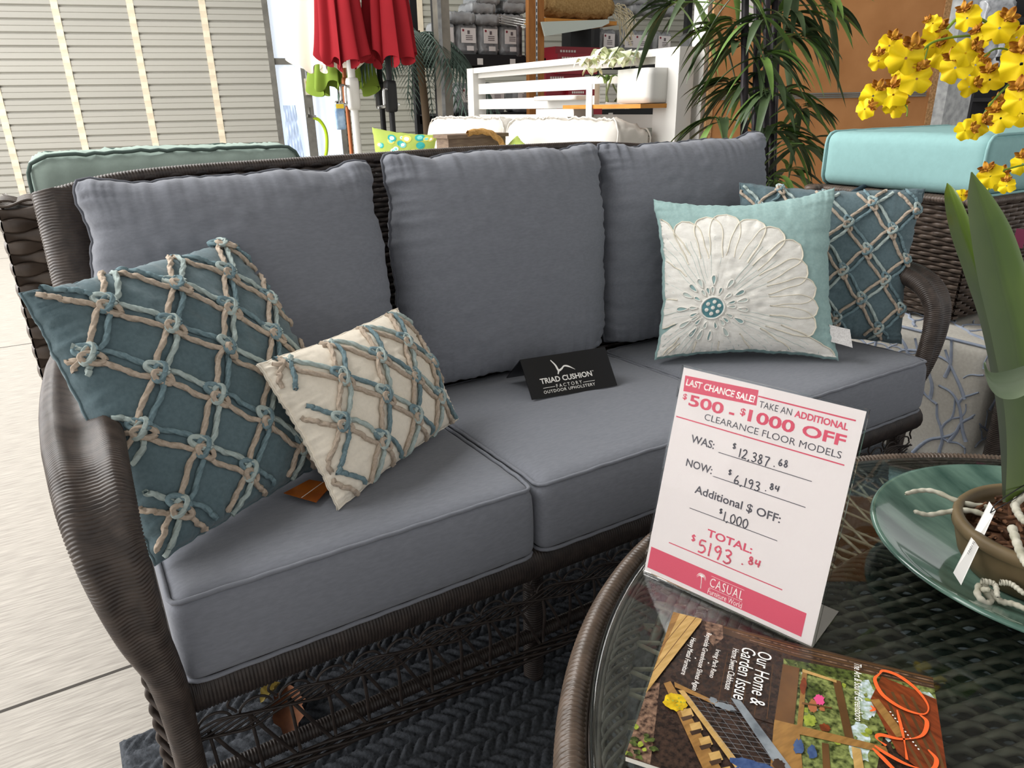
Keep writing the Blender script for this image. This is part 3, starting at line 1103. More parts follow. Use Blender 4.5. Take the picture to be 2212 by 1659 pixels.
# orange swing tag lying on the seat
m_or = mat('printed_orange_card', '#b5651d', rough=0.35, spec=0.5, hex2='#7a3d10', vscale=14)
zz = 0.499
q = MB()
pts = [on(613, 1066, 2, zz), on(668, 1037, 2, zz), on(720, 1046, 2, zz), on(683, 1086, 2, zz)]
q.prism(np.array(pts)[::-1], (0, 0, 0.0012))
tc_ = q.build('swing_tag', m_or)
tag(tc_, 'glossy orange card tag lying on the left seat cushion', 'tag')
q = MB()
a_, b_ = np.array(pts[0])*0.45+np.array(pts[3])*0.55, np.array(pts[1])*0.4+np.array(pts[2])*0.6
d_ = nrm(np.cross(b_-a_, [0, 0, 1]))*0.0008
q.poly([a_-d_+[0, 0, 0.0014], a_+d_+[0, 0, 0.0014], b_+d_+[0, 0, 0.0014], b_-d_+[0, 0, 0.0014]])
q.build('white_line', mat('white_print', '#f2efe9', rough=0.5), tc_)

# ------------------------------------------------------------------ black tent sign
m_blk = mat('gloss_black_plastic', '#101012', rough=0.25, spec=0.25)
m_wpr = mat('white_print', '#f2efe9', rough=0.5)
bl, br = np.array([0.801, 0.326, 0.4865]), np.array([1.016, 0.291, 0.4865])
tl, tr = np.array([0.803, 0.379, 0.566]), np.array([1.018, 0.344, 0.566])
tent = thing('tent_sign', ((bl+br)/2), 'black folded tent sign with white lettering on the middle seat cushion', 'sign')
fp = Plane(tl, tr-tl, bl-tl)
bkv = np.array([0.02, 0.095, -0.076])
q = MB()
t3 = fp.n*0.0028
q.prism([bl, br, tr, tl], -t3)
q.build('front_panel', m_blk, tent)
q = MB()
q.prism([tl+bkv, tr+bkv, tr, tl], np.array([0, -0.0006, -0.0026]))
q.build('rear_panel', m_blk, tent)
LN = lambda s: s*1.0
lo = MB()
fp.text(lo, 'TRIAD CUSHION', 32, 163, 51, 64, bold=0.022)
fp.text(lo, 'TM', 164.5, 169, 51, 53.5)
fp.text(lo, 'FACTORY', 67, 132, 69.5, 77.5, sp=1.5)
fp.text(lo, 'OUTDOOR UPHOLSTERY', 32.5, 163, 80.0, 87.0, bold=0.008, sp=1.15)
fp.rect(lo, 34, 73.3, 64, 74.3)
fp.rect(lo, 135, 74.6, 165, 75.6)
# lounge-chair swoosh
c1 = smooth_path(np.array([(72, 12, 0), (80, 25, 0), (84, 38, 0), (92, 36, 0), (101, 30, 0), (112, 33, 0), (125, 42, 0)]), 40)[:, :2]
fp.line(lo, c1, h=0.2, wfn=np.interp(np.linspace(0, 1, 40), [0, 0.2, 0.38, 0.6, 0.8, 1], [2.0, 4.2, 5.0, 3.2, 4.2, 0.6]))
c2 = smooth_path(np.array([(84, 36, 0), (83, 41, 0), (80, 47, 0)]), 12)[:, :2]
fp.line(lo, c2, h=0.22, wfn=np.linspace(5, 2.4, 12))
lo.build('lettering', m_wpr, tent)
# ================================================================== round coffee table
TC = np.array([0.85, -0.89])
ZT = 0.519
m_glass = bpy.data.materials.new('green_tinted_glass')
m_glass.use_nodes = True
b_ = m_glass.node_tree.nodes['Principled BSDF']
b_.inputs['Base Color'].default_value = (0.80, 0.90, 0.84, 1)
b_.inputs['Roughness'].default_value = 0.02
b_.inputs['Transmission Weight'].default_value = 1.0
b_.inputs['IOR'].default_value = 1.5
table = thing('coffee_table', (TC[0], TC[1], 0), 'round brown wicker coffee table with a glass top', 'table')


def ringpath(r, z, n=240, a0=0, a1=2*math.pi):
    a = np.linspace(a0, a1, n, endpoint=abs(a1-a0) < 6.28)
    return np.stack([TC[0]+r*np.cos(a), TC[1]+r*np.sin(a), 0*a+z], -1)


def coil_ring(q, r, z, ra, rb, strand, depth, mi=0):
    """closed wrapped ring"""
    n = int(2*math.pi*r/strand)*4
    a = np.linspace(0, 2*math.pi, n, endpoint=False)
    th = np.linspace(0, 2*math.pi, 14, endpoint=False)
    rid = depth*(np.abs(np.sin(np.arange(n)*math.pi/4+0.4*np.sin(a*13)))**0.7-0.5)
    R = r+np.outer(np.ones(n), ra*np.cos(th))+rid[:, None]*np.cos(th)
    Z = z+np.outer(np.ones(n), rb*np.sin(th))+rid[:, None]*np.sin(th)
    P = np.stack([TC[0]+R*np.cos(a)[:, None], TC[1]+R*np.sin(a)[:, None], Z], -1)
    q.grid(P, cu=True, cv=True, mi=mi)


prof = [(0.0, 0), (0.640, 0), (0.6450, -0.0012), (0.6472, -0.004), (0.6472, -0.006), (0.645, -0.0088), (0.640, -0.010), (0.0, -0.010)]
MB().lathe(prof, (TC[0], TC[1], ZT), 160).build('glass_top', m_glass, table)
q = MB()
coil_ring(q, 0.664, 0.484, 0.017, 0.030, 0.0068, 0.0042)
q.build('wrapped_rim', mat('rim_wicker', '#43382f', rough=0.36, spec=0.5, hex2='#594b40', vscale=40), table)
q = MB()
for k in range(4):
    coil_ring(q, 0.652-0.006*k, 0.503-0.003*k, 0.0032, 0.0032, 0.03, 0.0)
for k in range(5):
    a = np.linspace(0, 2*math.pi, 700, endpoint=False)
    ph = a*44+k*2*math.pi/5
    R = 0.618+0.012*np.sin(ph)
    q.tube(np.stack([TC[0]+R*np.cos(a), TC[1]+R*np.sin(a), 0.494+0.005*np.cos(ph)], -1), 0.0030, 5, closed=True)
q.build('rim_braid', m_wick, table)
# open crossed reeds between the outer braid and the woven centre
m_tw = mat('table_wicker', '#453c36', rough=0.4, spec=0.5, hex2='#645950', vscale=40)
m_reed = mat('lightened_reed', '#857a6e', rough=0.4, spec=0.5, hex2='#9d9286', vscale=40)  # base colour lightened to mimic light on the reeds under the glass
q = MB()
nsp = 96
for i in range(nsp):
    a = 2*math.pi*i/nsp
    for da in (0.11, -0.11):
        pts = [(TC[0]+r*math.cos(a+da*t), TC[1]+r*math.sin(a+da*t), 0.488-0.006*(i % 2)) for r, t in ((0.61, 0), (0.52, 0.45), (0.43, 1.0))]
        q.tube(smooth_path(pts, 8), 0.0026, 5)
q.build('crossed_reeds', m_reed, table)
q = MB()
for k in range(5):
    a = np.linspace(0, 2*math.pi, 700, endpoint=False)
    ph = a*34+k*2*math.pi/5
    R = 0.428+0.016*np.sin(ph)
    q.tube(np.stack([TC[0]+R*np.cos(a), TC[1]+R*np.sin(a), 0.488+0.007*np.cos(ph)], -1), 0.0034, 5, closed=True)
q.build('inner_braid', m_wick, table)
# dense woven centre: rows of flat strands
q = MB()
for j_, yy in enumerate(np.arange(-0.41, 0.411, 0.0105)):
    hw = math.sqrt(max(0.415**2-yy**2, 0))
    xx = np.arange(-hw, hw, 0.006)
    if len(xx) < 5:
        continue
    zz = 0.484+0.0055*np.sin(xx*math.pi/0.026+(j_ % 2)*math.pi)
    ca, sa = math.cos(-0.62), math.sin(-0.62)
    P = np.stack([TC[0]+xx*ca-yy*sa, TC[1]+xx*sa+yy*ca, zz], -1)
    q.tube(P, 0.0054, 6, flat=0.6)
q.build('woven_centre', m_tw, table)
# fan of dense strands on the sofa side
q = MB()
for k in range(11):
    r = 0.452+0.0135*k
    a = np.linspace(math.radians(106), math.radians(127), 120)
    zz = 0.488+0.005*np.sin(a*110+(k % 2)*math.pi)
    q.tube(np.stack([TC[0]+r*np.cos(a), TC[1]+r*np.sin(a), zz], -1), 0.0066, 6, flat=0.55)
q.build('woven_fan', m_tw, table)
# drum base below
q = MB()


def drum(u, v):
    a = 2*math.pi*u
    r = 0.40+0.12*v
    P = np.stack([TC[0]+r*np.cos(a), TC[1]+r*np.sin(a), 0.03+0.42*v], -1)
    N = np.stack([np.cos(a), np.sin(a), 0*a], -1)
    return P, N


weave(q, drum, 120, 30, 0.0072, 0.004, spu=5, k=5)
q.build('woven_base', m_wickd, table)
MB().lathe([(0.0, 0), (0.40, 0), (0.40, 0.02), (0.0, 0.02)], (TC[0], TC[1], 0.018), 60).build('base_board', m_wickd, table)

# ------------------------------------------------------------------ acrylic price sign
TL, TR, BR, BL = [np.array(x) for x in ([0.624, -0.304, 0.788], [0.687, -0.518, 0.788], [0.6155, -0.5435, 0.5215], [0.5525, -0.3295, 0.5215])]
sp = Plane(TL, TR-TL, BL-TL)
m_acr = bpy.data.materials.new('clear_acrylic')
m_acr.use_nodes = True
b_ = m_acr.node_tree.nodes['Principled BSDF']
b_.inputs['Base Color'].default_value = (0.97, 0.98, 0.98, 1)
b_.inputs['Roughness'].default_value = 0.03
b_.inputs['Transmission Weight'].default_value = 1.0
b_.inputs['IOR'].default_value = 1.10
m_paper = mat('white_paper', '#ddd4d2', rough=0.8, spec=0.2)
m_pink = mat('raspberry_print', '#cd5468', rough=0.7)
m_ink = mat('grey_print', '#57545a', rough=0.7)
m_pen = mat('grey_marker', '#4a4950', rough=0.7)
sign = thing('price_sign', (BL+BR)/2, 'white sale price sign in a clear acrylic stand on the glass table', 'sign')
W_, H_ = 223.0, 277.0
q = MB()
q.prism(sp.P(np.array([-1.5, W_+1.5, W_+1.5, -1.5]), np.array([-2.0, -2.0, H_, H_]), np.full(4, 1.0))[::-1], -sp.n*0.0006)
q.prism(sp.P(np.array([-1.5, W_+1.5, W_+1.5, -1.5]), np.array([-2.0, -2.0, H_, H_]), np.full(4, -1.4))[::-1], -sp.n*0.0016)
q.build('acrylic_sleeve', m_acr, sign)
q = MB()
foot = nrm(np.array([-sp.n[0], -sp.n[1], 0]))*0.085
q.prism(np.array([BL, BR, BR+foot, BL+foot])[::-1]+np.array([0, 0, -0.0020]), (0, 0, 0.0022))
m_acr2 = m_acr.copy()
m_acr2.name = 'clear_acrylic_foot'
m_acr2.node_tree.nodes['Principled BSDF'].inputs['IOR'].default_value = 1.4
q.build('acrylic_foot', m_acr2, sign)
ppr = MB()
ppr.prism(sp.P(np.array([1.0, W_-1, W_-1, 1.0]), np.array([0.5, 0.5, H_-2, H_-2]), np.full(4, 0.0))[::-1], -sp.n*0.0003)
paper = ppr.build('paper_sheet', m_paper, sign)
k = 1.032   # sight-line millimetres to sheet millimetres
kv = 277/280.0
pk = MB()
TX = lambda mb, s, u0, u1, v0, v1, **kw: sp.text(mb, s, u0*k, u1*k, v0*kv, v1*kv, **kw)
LI = lambda mb, u0, u1, v, w, **kw: sp.rect(mb, u0*k, v*kv-w/2, u1*k, v*kv+w/2, 0.3, **kw)
sp.poly(pk, [(5*k, 10), (98.4*k, 6), (99.6*k, 24.5), (6.4*k, 30)], 0.2)
LI(pk, 99.5, 207, 13.2, 1.7)
LI(pk, 3.6, 206, 64.6, 1.5)
sp.text(pk, '$', 7.4*k, 13*k, 32.5, 41, bold=0.02)
TX(pk, '500', 16.4, 62, 32.0, 46.8, bold=0.026)
sp.rect(pk, 69.4*k, 40.2, 76*k, 43.0, 0.3)
sp.text(pk, '$', 82.5*k, 89*k, 31.5, 41.5, bold=0.02)
TX(pk, '1000', 92.6, 147, 31.0, 45.8, bold=0.026)
TX(pk, 'OFF', 155.6, 202, 31.5, 45.0, bold=0.028)
TX(pk, 'ADDITIONAL', 143.8, 201.2, 18.2, 26.4, bold=0.03)
TX(pk, 'TOTAL:', 73, 130, 191, 201.3, bold=0.022)
LI(pk, 26.8, 172.3, 228.2, 1.3)
sp.rect(pk, 4.3*k, 243.2*kv, 202.8*k, 272.4*kv, 0.2)
pk.build('printing', m_pink, paper)
wt = MB()
TX(wt, 'LAST CHANCE SALE!', 8, 96.5, 13.5, 22.3, bold=0.028, h=0.4, shear=0.1)
TX(wt, 'CASUAL', 89, 131, 249.5, 261.0, h=0.4, sp=1.15)
TX(wt, 'Furniture World', 88.5, 132, 264.2, 271, h=0.4)
LI(wt, 89, 131, 247.6, 0.3)
LI(wt, 89, 131, 262.8, 0.3)
sp.line(wt, [(79*k, 266.0), (78.4*k, 258), (77.2*k, 251)], 1.0, 0.4)
for i in range(11):
    a = math.radians(-205+i*23)
    p_ = smooth_path(np.array([(77.2*k, 251, 0), (77.2*k+3.6*math.cos(a), 250.4+3.0*math.sin(a)-0.8, 0), (77.2*k+6.6*math.cos(a), 251.0+4.4*math.sin(a)+1.2, 0)]), 8)[:, :2]
    sp.line(wt, p_, h=0.4, wfn=np.linspace(0.9, 0.25, 8))
wt.build('printing', m_wpr, paper)
ik = MB()
TX(ik, 'TAKE AN', 102.6, 140.5, 18.0, 25.8)
TX(ik, 'CLEARANCE FLOOR MODELS', 40.4, 201, 50.6, 58.9)
TX(ik, 'WAS:', 28.8, 59.8, 81.4, 91.6, bold=0.018)
TX(ik, 'NOW:', 28.7, 63.5, 113, 123.2, bold=0.018)
TX(ik, 'Additional $ OFF:', 46.6, 153.8, 142.5, 154.6, bold=0.018)
LI(ik, 66.2, 177.5, 93.3, 0.9)
LI(ik, 65.7, 177, 124.6, 0.9)
LI(ik, 44.6, 155.3, 174.1, 0.9)
ik.build('printing', m_ink, paper)
# handwritten figures: one stroke list per character in a 1 x 1.6 box, y down
GL = {
    '0': [[(0.5, 0), (0.12, 0.35), (0.08, 1.0), (0.4, 1.55), (0.8, 1.25), (0.9, 0.6), (0.65, 0.08), (0.45, 0.02)]],
    '1': [[(0.5, 0), (0.5, 0.8), (0.48, 1.6)]],
    '2': [[(0.1, 0.35), (0.4, 0.02), (0.8, 0.2), (0.7, 0.7), (0.35, 1.2), (0.08, 1.58), (0.5, 1.5), (0.95, 1.55)]],
    '3': [[(0.12, 0.2), (0.5, 0.0), (0.82, 0.25), (0.6, 0.65), (0.35, 0.75), (0.75, 0.9), (0.88, 1.25), (0.5, 1.6), (0.08, 1.45)]],
    '4': [[(0.2, 0.1), (0.12, 0.9), (0.5, 0.95), (0.95, 0.85)], [(0.85, 0.0), (0.75, 0.8), (0.7, 1.6)]],
    '5': [[(0.85, 0.02), (0.25, 0.1), (0.18, 0.7), (0.6, 0.62), (0.9, 1.0), (0.6, 1.5), (0.1, 1.5)]],
    '6': [[(0.6, 0.0), (0.2, 0.7), (0.12, 1.3), (0.45, 1.6), (0.85, 1.3), (0.6, 0.95), (0.2, 1.15)]],
    '7': [[(0.05, 0.08), (0.5, 0.05), (0.9, 0.1), (0.6, 0.9), (0.45, 1.7)]],
    '8': [[(0.75, 0.25), (0.45, 0.0), (0.2, 0.35), (0.5, 0.75), (0.85, 1.2), (0.5, 1.6), (0.15, 1.25), (0.45, 0.8), (0.78, 0.35)]],
    '9': [[(0.85, 0.25), (0.5, 0.02), (0.15, 0.4), (0.45, 0.75), (0.82, 0.4), (0.8, 1.0), (0.65, 1.6)]],
    '.': [[(0.4, 1.5), (0.55, 1.5), (0.5, 1.58)]],
    ',': [[(0.5, 1.45), (0.5, 1.6), (0.3, 1.85)]],
    '$': [[(0.85, 0.4), (0.45, 0.3), (0.2, 0.6), (0.75, 0.95), (0.7, 1.25), (0.15, 1.25)], [(0.5, 0.1), (0.48, 1.5)]],
}


def hand(mb, s, u0, v0, cw, hh, w, dv=0.0, gap=0.22):
    u = u0
    for ch in s:
        ww = cw*(0.45 if ch in '.,1' else 1.0)
        for st in GL[ch]:
            p_ = smooth_path(np.array([(x, y, 0) for x, y in st]), 26)[:, :2]
            uv = np.stack([u+(p_[:, 0]-(0.28 if ch in '.,1' else 0))*cw, v0+p_[:, 1]/1.6*hh+dv*(u-u0)], -1)
            sp.line(mb, uv, w, 0.4)
        u += ww+cw*gap
    return u


hb = MB()
hand(hb, '$', 81.5*k, 74.5, 5.5, 9, 1.4)
u_ = hand(hb, '12,387', 91*k, 79.5, 6.3, 11, 1.55, dv=0.01)
hand(hb, '.', 133*k, 80, 4, 9, 1.5)
hand(hb, '68', 138*k, 77.5, 5.0, 8, 1.55)
hand(hb, '$', 83*k, 107.5, 5.0, 8.5, 1.4)
hand(hb, '6,193', 92*k, 112.2, 6.8, 11, 1.55)
hand(hb, '.', 129.5*k, 112, 4, 8, 1.5)
hand(hb, '84', 134*k, 109.0, 5.2, 7, 1.55)
hand(hb, '$', 82*k, 158.0, 4.6, 8, 1.55)
hand(hb, '1,000', 88.5*k, 160.5, 6.6, 11.5, 1.55)
hb.build('handwriting', m_pen, paper)
hp = MB()
hand(hp, '$', 54*k, 202, 7, 11, 1.5)
hand(hp, '5193', 65*k, 205.5, 11.0, 17, 2.3, dv=-0.01)
hand(hp, '.', 121*k, 203, 4, 13, 2.2)
hand(hp, '84', 128*k, 202.5, 6.8, 9, 2.1)
hp.build('handwriting', m_pink, paper)

# ------------------------------------------------------------------ magazine
mO, me_ = np.array([0.522, -0.418, 0.5262]), np.array([0.577, -0.817, 0])
mg = Plane(mO, me_, np.array([me_[1], -me_[0], 0]))     # u along the long edge, v towards the viewer
if mg.n[2] < 0:
    mg.n = -mg.n
mag = thing('magazine', mg.P(np.array(138.0), np.array(110.0), np.array(-6.5)), 'glossy home and garden magazine with an orange title on the glass table', 'magazine')
m_page = mat('page_edges', '#d9d3c8', rough=0.7)
MW, MH = 276.0, 222.0
q = MB()
base = mg.P(np.array([0.5, MW-0.5, MW-0.5, 0.5]), np.array([0.5, 0.5, MH-0.5, MH-0.5]), np.full(4, -6.6))
q.prism(base if np.cross(base[1]-base[0], base[2]-base[1])[2] < 0 else base[::-1], (0, 0, 0.0060))
q.build('pages', m_page, mag)
CM = {}
def cm(key, a, b=None, sc=30, **kw):
    CM[key] = (len(CM), mat('cover_'+key, a, rough=0.26, spec=0.5, hex2=b, vscale=sc, detail=6, **kw))
cm('ground', '#191210', '#3d2d24', 220)
cm('beam', '#97703d', '#7c5a30', 40, stretch=(1, 5, 1))
cm('beamlight', '#bd9a60', '#a3824a', 40, stretch=(1, 5, 1))
cm('wood', '#6b4a2a', '#4d3520', 14)
cm('mulch', '#2a1d18', '#8b6e5a', 180)
cm('leaves', '#252f15', '#858f52', 170)
cm('leafdark', '#1a2110', '#525f2c', 190)
cm('yellow', '#d9b81c', '#a98a10', 120)
cm('trunk', '#2d211a', '#4b382a', 30)
cm('rust', '#7f3a1e', '#552715', 40, stretch=(5, 1, 1))
cm('sky', '#c9d6e2', '#7f9468', 160)
cm('pink', '#cf4c80')
cm('bluec', '#2d3f66', '#42587f', 120)
cm('skin', '#9a5f3d')
cm('steel', '#868d92', '#5d646a', 60)
cm('lime', '#97a33e', '#6d7a2c', 200)
cm('orange', '#e8622c')
cm('white', '#f0ede6')
cmats = [v[1] for v in CM.values()]
I_ = {kk: v[0] for kk, v in CM.items()}
cv = MB()
base = mg.P(np.array([0, MW, MW, 0.]), np.array([0, 0, MH, MH]), np.full(4, -0.6))
cv.prism(base if np.cross(base[1]-base[0], base[2]-base[1])[2] < 0 else base[::-1], (0, 0, 0.0006), I_['ground'])
lay = [0.02]
def PG(pts, key, dh=0.012):
    lay[0] += dh
    p_ = np.clip(np.asarray(pts, float), [0, 0], [MW, MH])
    mg.poly(cv, p_, lay[0], I_[key])
def LNm(pts, w, key, dh=0.012):
    lay[0] += dh
    mg.line(cv, np.clip(np.asarray(pts, float), [0, 0], [MW, MH]), w, lay[0], I_[key])
def blob(cx, cy, rx, ry, key, n=22, rough_=0.2, seed=0):
    r_ = random.Random(seed)
    PG([(cx+rx*(1+r_.uniform(-rough_, rough_))*math.cos(2*math.pi*i/n), cy+ry*(1+r_.uniform(-rough_, rough_))*math.sin(2*math.pi*i/n)) for i in range(n)], key)
PG([(0, 0), (276, 0), (276, 20), (200, 24), (120, 22), (60, 14)], 'trunk')
for i in range(5):
    LNm([(60+i*10, 3+i*3.5), (140, 5+i*4), (276, 2+i*4.2)], 1.6, 'mulch' if i % 2 else 'wood')
PG([(36, 0), (58, 0), (62, 22), (54, 40), (46, 30)], 'mulch')
PG([(0, 120), (10, 118), (16, 160), (24, 222), (0, 222)], 'mulch')
PG([(128, 30), (200, 22), (276, 18), (276, 50), (230, 70), (205, 222), (136, 222)], 'leaves')
PG([(128, 30), (200, 22), (205, 36), (140, 46)], 'leafdark')
blob(212, 60, 9, 26, 'sky', seed=3)
blob(203, 120, 10, 26, 'sky', seed=4)
blob(158, 70, 12, 16, 'leafdark', seed=7)
blob(266, 36, 8, 12, 'sky', seed=8)
for i in range(46):
    r_ = random.Random(i)
    blob(r_.uniform(140, 270), r_.uniform(24, 130), r_.uniform(1.5, 4), r_.uniform(1.5, 4), r_.choice(['leafdark', 'leaves', 'lime', 'sky']), 9, 0.4, i)
# timber wall behind the title, deck, posts
PG([(58, 40), (128, 44), (128, 130), (70, 128)], 'ground')
for i in range(5):
    LNm([(70+i*12, 45), (71+i*12, 126)], 0.5, 'wood')
PG([(128, 40), (145, 40), (144, 128), (126, 128)], 'wood')
PG([(148, 42), (153, 42), (152, 123), (147, 123)], 'beam')
PG([(178, 44), (186, 44), (199, 126), (191, 126)], 'wood')
PG([(148, 40), (182, 44), (182, 48), (148, 45)], 'beamlight')
PG([(126, 124), (226, 118), (228, 126), (126, 136)], 'beam')
PG([(126, 136), (150, 133), (160, 222), (128, 222)], 'beam')
PG([(196, 130), (204, 130), (214, 222), (204, 222)], 'beamlight')
PG([(170, 136), (176, 135), (182, 222), (175, 222)], 'wood')
# roof rafters in rust
PG([(226, 20), (276, 34), (276, 150), (236, 122), (214, 60)], 'rust')
for i in range(4):
    LNm([(226+i*9, 40), (243+i*9, 100), (262+i*9, 150)], 3.0, 'wood')
PG([(214, 60), (222, 56), (244, 96), (236, 102)], 'beam')
for i in range(12):
    blob(232+2.0*i, 70+3.6*i, 0.9, 0.9, 'white', 7, 0.1, i)
# children on the deck
blob(166, 80, 5, 8, 'pink', seed=1); blob(169, 92, 2.8, 3, 'skin', seed=1); blob(160, 92, 4, 9, 'skin', seed=5)
blob(158, 112, 6, 8, 'lime', seed=2); blob(172, 116, 5, 5, 'rust', seed=2); blob(150, 66, 3, 12, 'rust', seed=6)
PG([(150, 90), (178, 86), (178, 88), (150, 93)], 'wood')
# stair: stringers, treads, wire rail
PG([(14, 118), (20, 112), (100, 222), (78, 222)], 'beam')
for i in range(7):
    x0, y0 = 26+i*11.5, 134+i*14
    PG([(x0, y0), (x0+9, y0-7), (x0+14, y0+2), (x0+5, y0+10)], 'beamlight')
    PG([(x0+2, y0+9), (x0+12, y0+1), (x0+13, y0+6), (x0+5, y0+13)], 'trunk')
PG([(24, 112), (82, 126), (84, 131), (26, 119)], 'beam')
PG([(82, 112), (92, 112), (160, 196), (150, 205)], 'steel')
PG([(30, 122), (36, 120), (130, 222), (120, 222)], 'beamlight')
for i in range(14):
    t_ = i/13
    LNm([(40+t_*60, 126+t_*66), (88+t_*50, 118+t_*66)], 0.35, 'steel', 0.004)
for i in range(5):
    LNm([(42+i*9, 126-i*2.0), (112+i*9, 206-i*2.0)], 0.3, 'steel', 0.004)
blob(78, 126, 11, 4.2, 'steel', seed=11); blob(66, 122, 4, 4, 'steel', seed=12)
blob(114, 190, 20, 8, 'bluec', seed=13); blob(134, 178, 6, 6, 'trunk', seed=14); blob(100, 204, 5, 8, 'bluec', seed=15)
blob(150, 150, 5, 9, 'bluec', seed=16); blob(162, 152, 4, 8, 'bluec', seed=17)
# flowers and leaves
blob(30, 139, 12, 12, 'yellow', 26, 0.14, 20)
for i in range(30):
    r_ = random.Random(100+i)
    a_, d_ = r_.uniform(0, 6.3), r_.uniform(0, 11)
    blob(30+d_*math.cos(a_), 139+d_*math.sin(a_), 1.0, 1.0, 'lime' if i % 4 == 0 else 'yellow', 6, 0.3, i)
for i in range(14):
    r_ = random.Random(300+i)
    blob(r_.uniform(0, 24), r_.uniform(186, 222), r_.uniform(2, 6), r_.uniform(2, 4), 'leafdark' if i % 3 else 'lime', 9, 0.3, i)
PG([(0, 0), (34, 0), (0, 112)], 'beam')
PG([(8, 0), (34, 0), (34, 6), (0, 140), (0, 100)], 'beamlight')
LNm([(17, 0), (0, 66)], 0.8, 'wood')
LNm([(27, 0), (0, 106)], 0.8, 'wood')
lay[0] += 0.02
lt = MB()
H = lay[0]+0.05
MT = lambda s, u0, u1, v0, v1, **kw: mg.text(lt, s, u0, u1, v0, v1, h=H, rot=90, **kw)


def vtext(s, u0, u1, va, vb, **kw):
    # reads down the picture: start at va, end at vb, letters stand towards larger u
    V, Fc = text_mesh(s, kw.get('bold', 0), kw.get('shear', 0), 1.0)
    lo_, hi_ = V.min(0), V.max(0)
    a = (V[:, 0]-lo_[0])/(hi_[0]-lo_[0])
    b = (V[:, 1]-lo_[1])/(hi_[1]-lo_[1])
    lt.add(mg.P(u0+(u1-u0)*b, va+(vb-va)*a, np.full(len(a), H)), Fc, 0, False)


vtext('Our Home &', 101, 116, 31, 113, shear=0.15)
vtext('Garden Issue', 84, 99, 31, 112, shear=0.15)
vtext('Home Sweet Clubhouse', 74.5, 81.5, 37, 103, shear=0.15)
vtext('Irving Park Reno', 55.5, 62.5, 46, 92, shear=0.15)
vtext('Reynolda Greenhouse Shines Again', 41.5, 49, 22, 117, shear=0.15)
vtext('Heavy Metal Furniture', 26.5, 34, 37, 99, shear=0.15)
vtext('The Art & Soul of Greensboro', 199, 206.5, 11, 96, shear=0.15)
for uu, vv in ((53, 71), (38.5, 69)):
    mg.poly(lt, [(uu+0.9*math.cos(t), vv+0.9*math.sin(t)) for t in np.linspace(0, 6.28, 10)[:-1]], H)
cover = cv.build('cover', cmats, mag)
lt.build('lettering', m_wpr, cover)
so_ = MB()
m_or2 = mat('orange_title', '#ef6431', rough=0.3, spec=0.5)
sc = smooth_path(np.array([(224, 18, 0), (219, 30, 0), (226, 50, 0), (244, 62, 0), (262, 62, 0), (267, 48, 0), (258, 28, 0), (242, 14, 0), (228, 12, 0), (224, 18, 0)]), 60)[:, :2]
mg.line(so_, sc, h=H+0.02, wfn=1.1+3.4*np.abs(np.sin(np.linspace(0.3, 6.0, 60)))**1.5)
for pts, w0 in (([(258, 64), (264, 72), (258, 92), (240, 104), (222, 106), (218, 112), (226, 118)], 4.5), ([(262, 108), (268, 118), (262, 132), (244, 134), (226, 128), (216, 122)], 4.5), ([(238, 66), (240, 84), (242, 104), (243, 128)], 3.0),
                ([(214, 126), (222, 134), (236, 148), (252, 152), (262, 146)], 5.0), ([(216, 150), (228, 162), (240, 170), (252, 168), (246, 156), (230, 150), (220, 156), (222, 176), (236, 186)], 4.0),
                ([(222, 196), (244, 190), (250, 200), (228, 210), (246, 214)], 4.0), ([(214, 70), (217, 74), (213, 78)], 3.0)):
    p_ = smooth_path(np.array([(a, b, 0) for a, b in pts]), 40)[:, :2]
    mg.line(so_, p_, h=H+0.02, wfn=0.8+0.72*w0*np.abs(np.sin(np.linspace(0.2, 3.0*len(pts)/3, 40))))
so_.build('title_lettering', m_or2, cover)

# ------------------------------------------------------------------ glazed bowl, orchid in a clay pot
BCt = np.array([0.995, -0.62])
m_glaze = mat('green_glaze', '#20423a', rough=0.10, spec=0.6, hex2='#6b887a', vscale=7, stretch=(3, 1, 1), detail=9, coat=0.5)
prof = [(0.0, 0.530), (0.06, 0.530), (0.11, 0.534), (0.16, 0.545), (0.20, 0.560), (0.214, 0.5665), (0.219, 0.567), (0.221, 0.563), (0.205, 0.553), (0.165, 0.537), (0.11, 0.524), (0.075, 0.5205), (0.07, 0.5195), (0.0, 0.5195)]
bowl = tag(MB().lathe([(r, z) for r, z in prof], (BCt[0], BCt[1], 0), 96).build('glazed_bowl', m_glaze), 'wide shallow green glazed bowl holding the potted orchid', 'bowl')

PC = np.array([0.962, -0.617])
m_clay = mat('khaki_clay', '#584a34', rough=0.55, spec=0.35, hex2='#706045', vscale=14, detail=5)
m_bark = mat('orchid_bark', '#6b4a33', rough=0.95, hex2='#3d281b', vscale=90)
m_root = mat('pale_root', '#c3bfb0', rough=0.7, hex2='#9d9a88', vscale=60)
m_leaf = mat('orchid_leaf', '#566a27', rough=0.30, spec=0.5, hex2='#3f5420', vscale=9, stretch=(1, 1, 0.25))
m_leaf2 = mat('grey_green_leaf', '#808d74', rough=0.45, hex2='#6a7a60', vscale=10)
m_stem = mat('flower_stem', '#6f8a30', rough=0.5)
m_yel = mat('orchid_yellow', '#f0d413', rough=0.6, hex2='#e3c20a', vscale=40, sss=0.1)
m_brn = mat('orchid_sepal', '#c8922a', rough=0.6, hex2='#9a5a1c', vscale=120)
orch = thing('potted_orchid', (PC[0], PC[1], 0.531), 'yellow dancing-lady orchid in a khaki clay pot standing in the green bowl', 'plant')
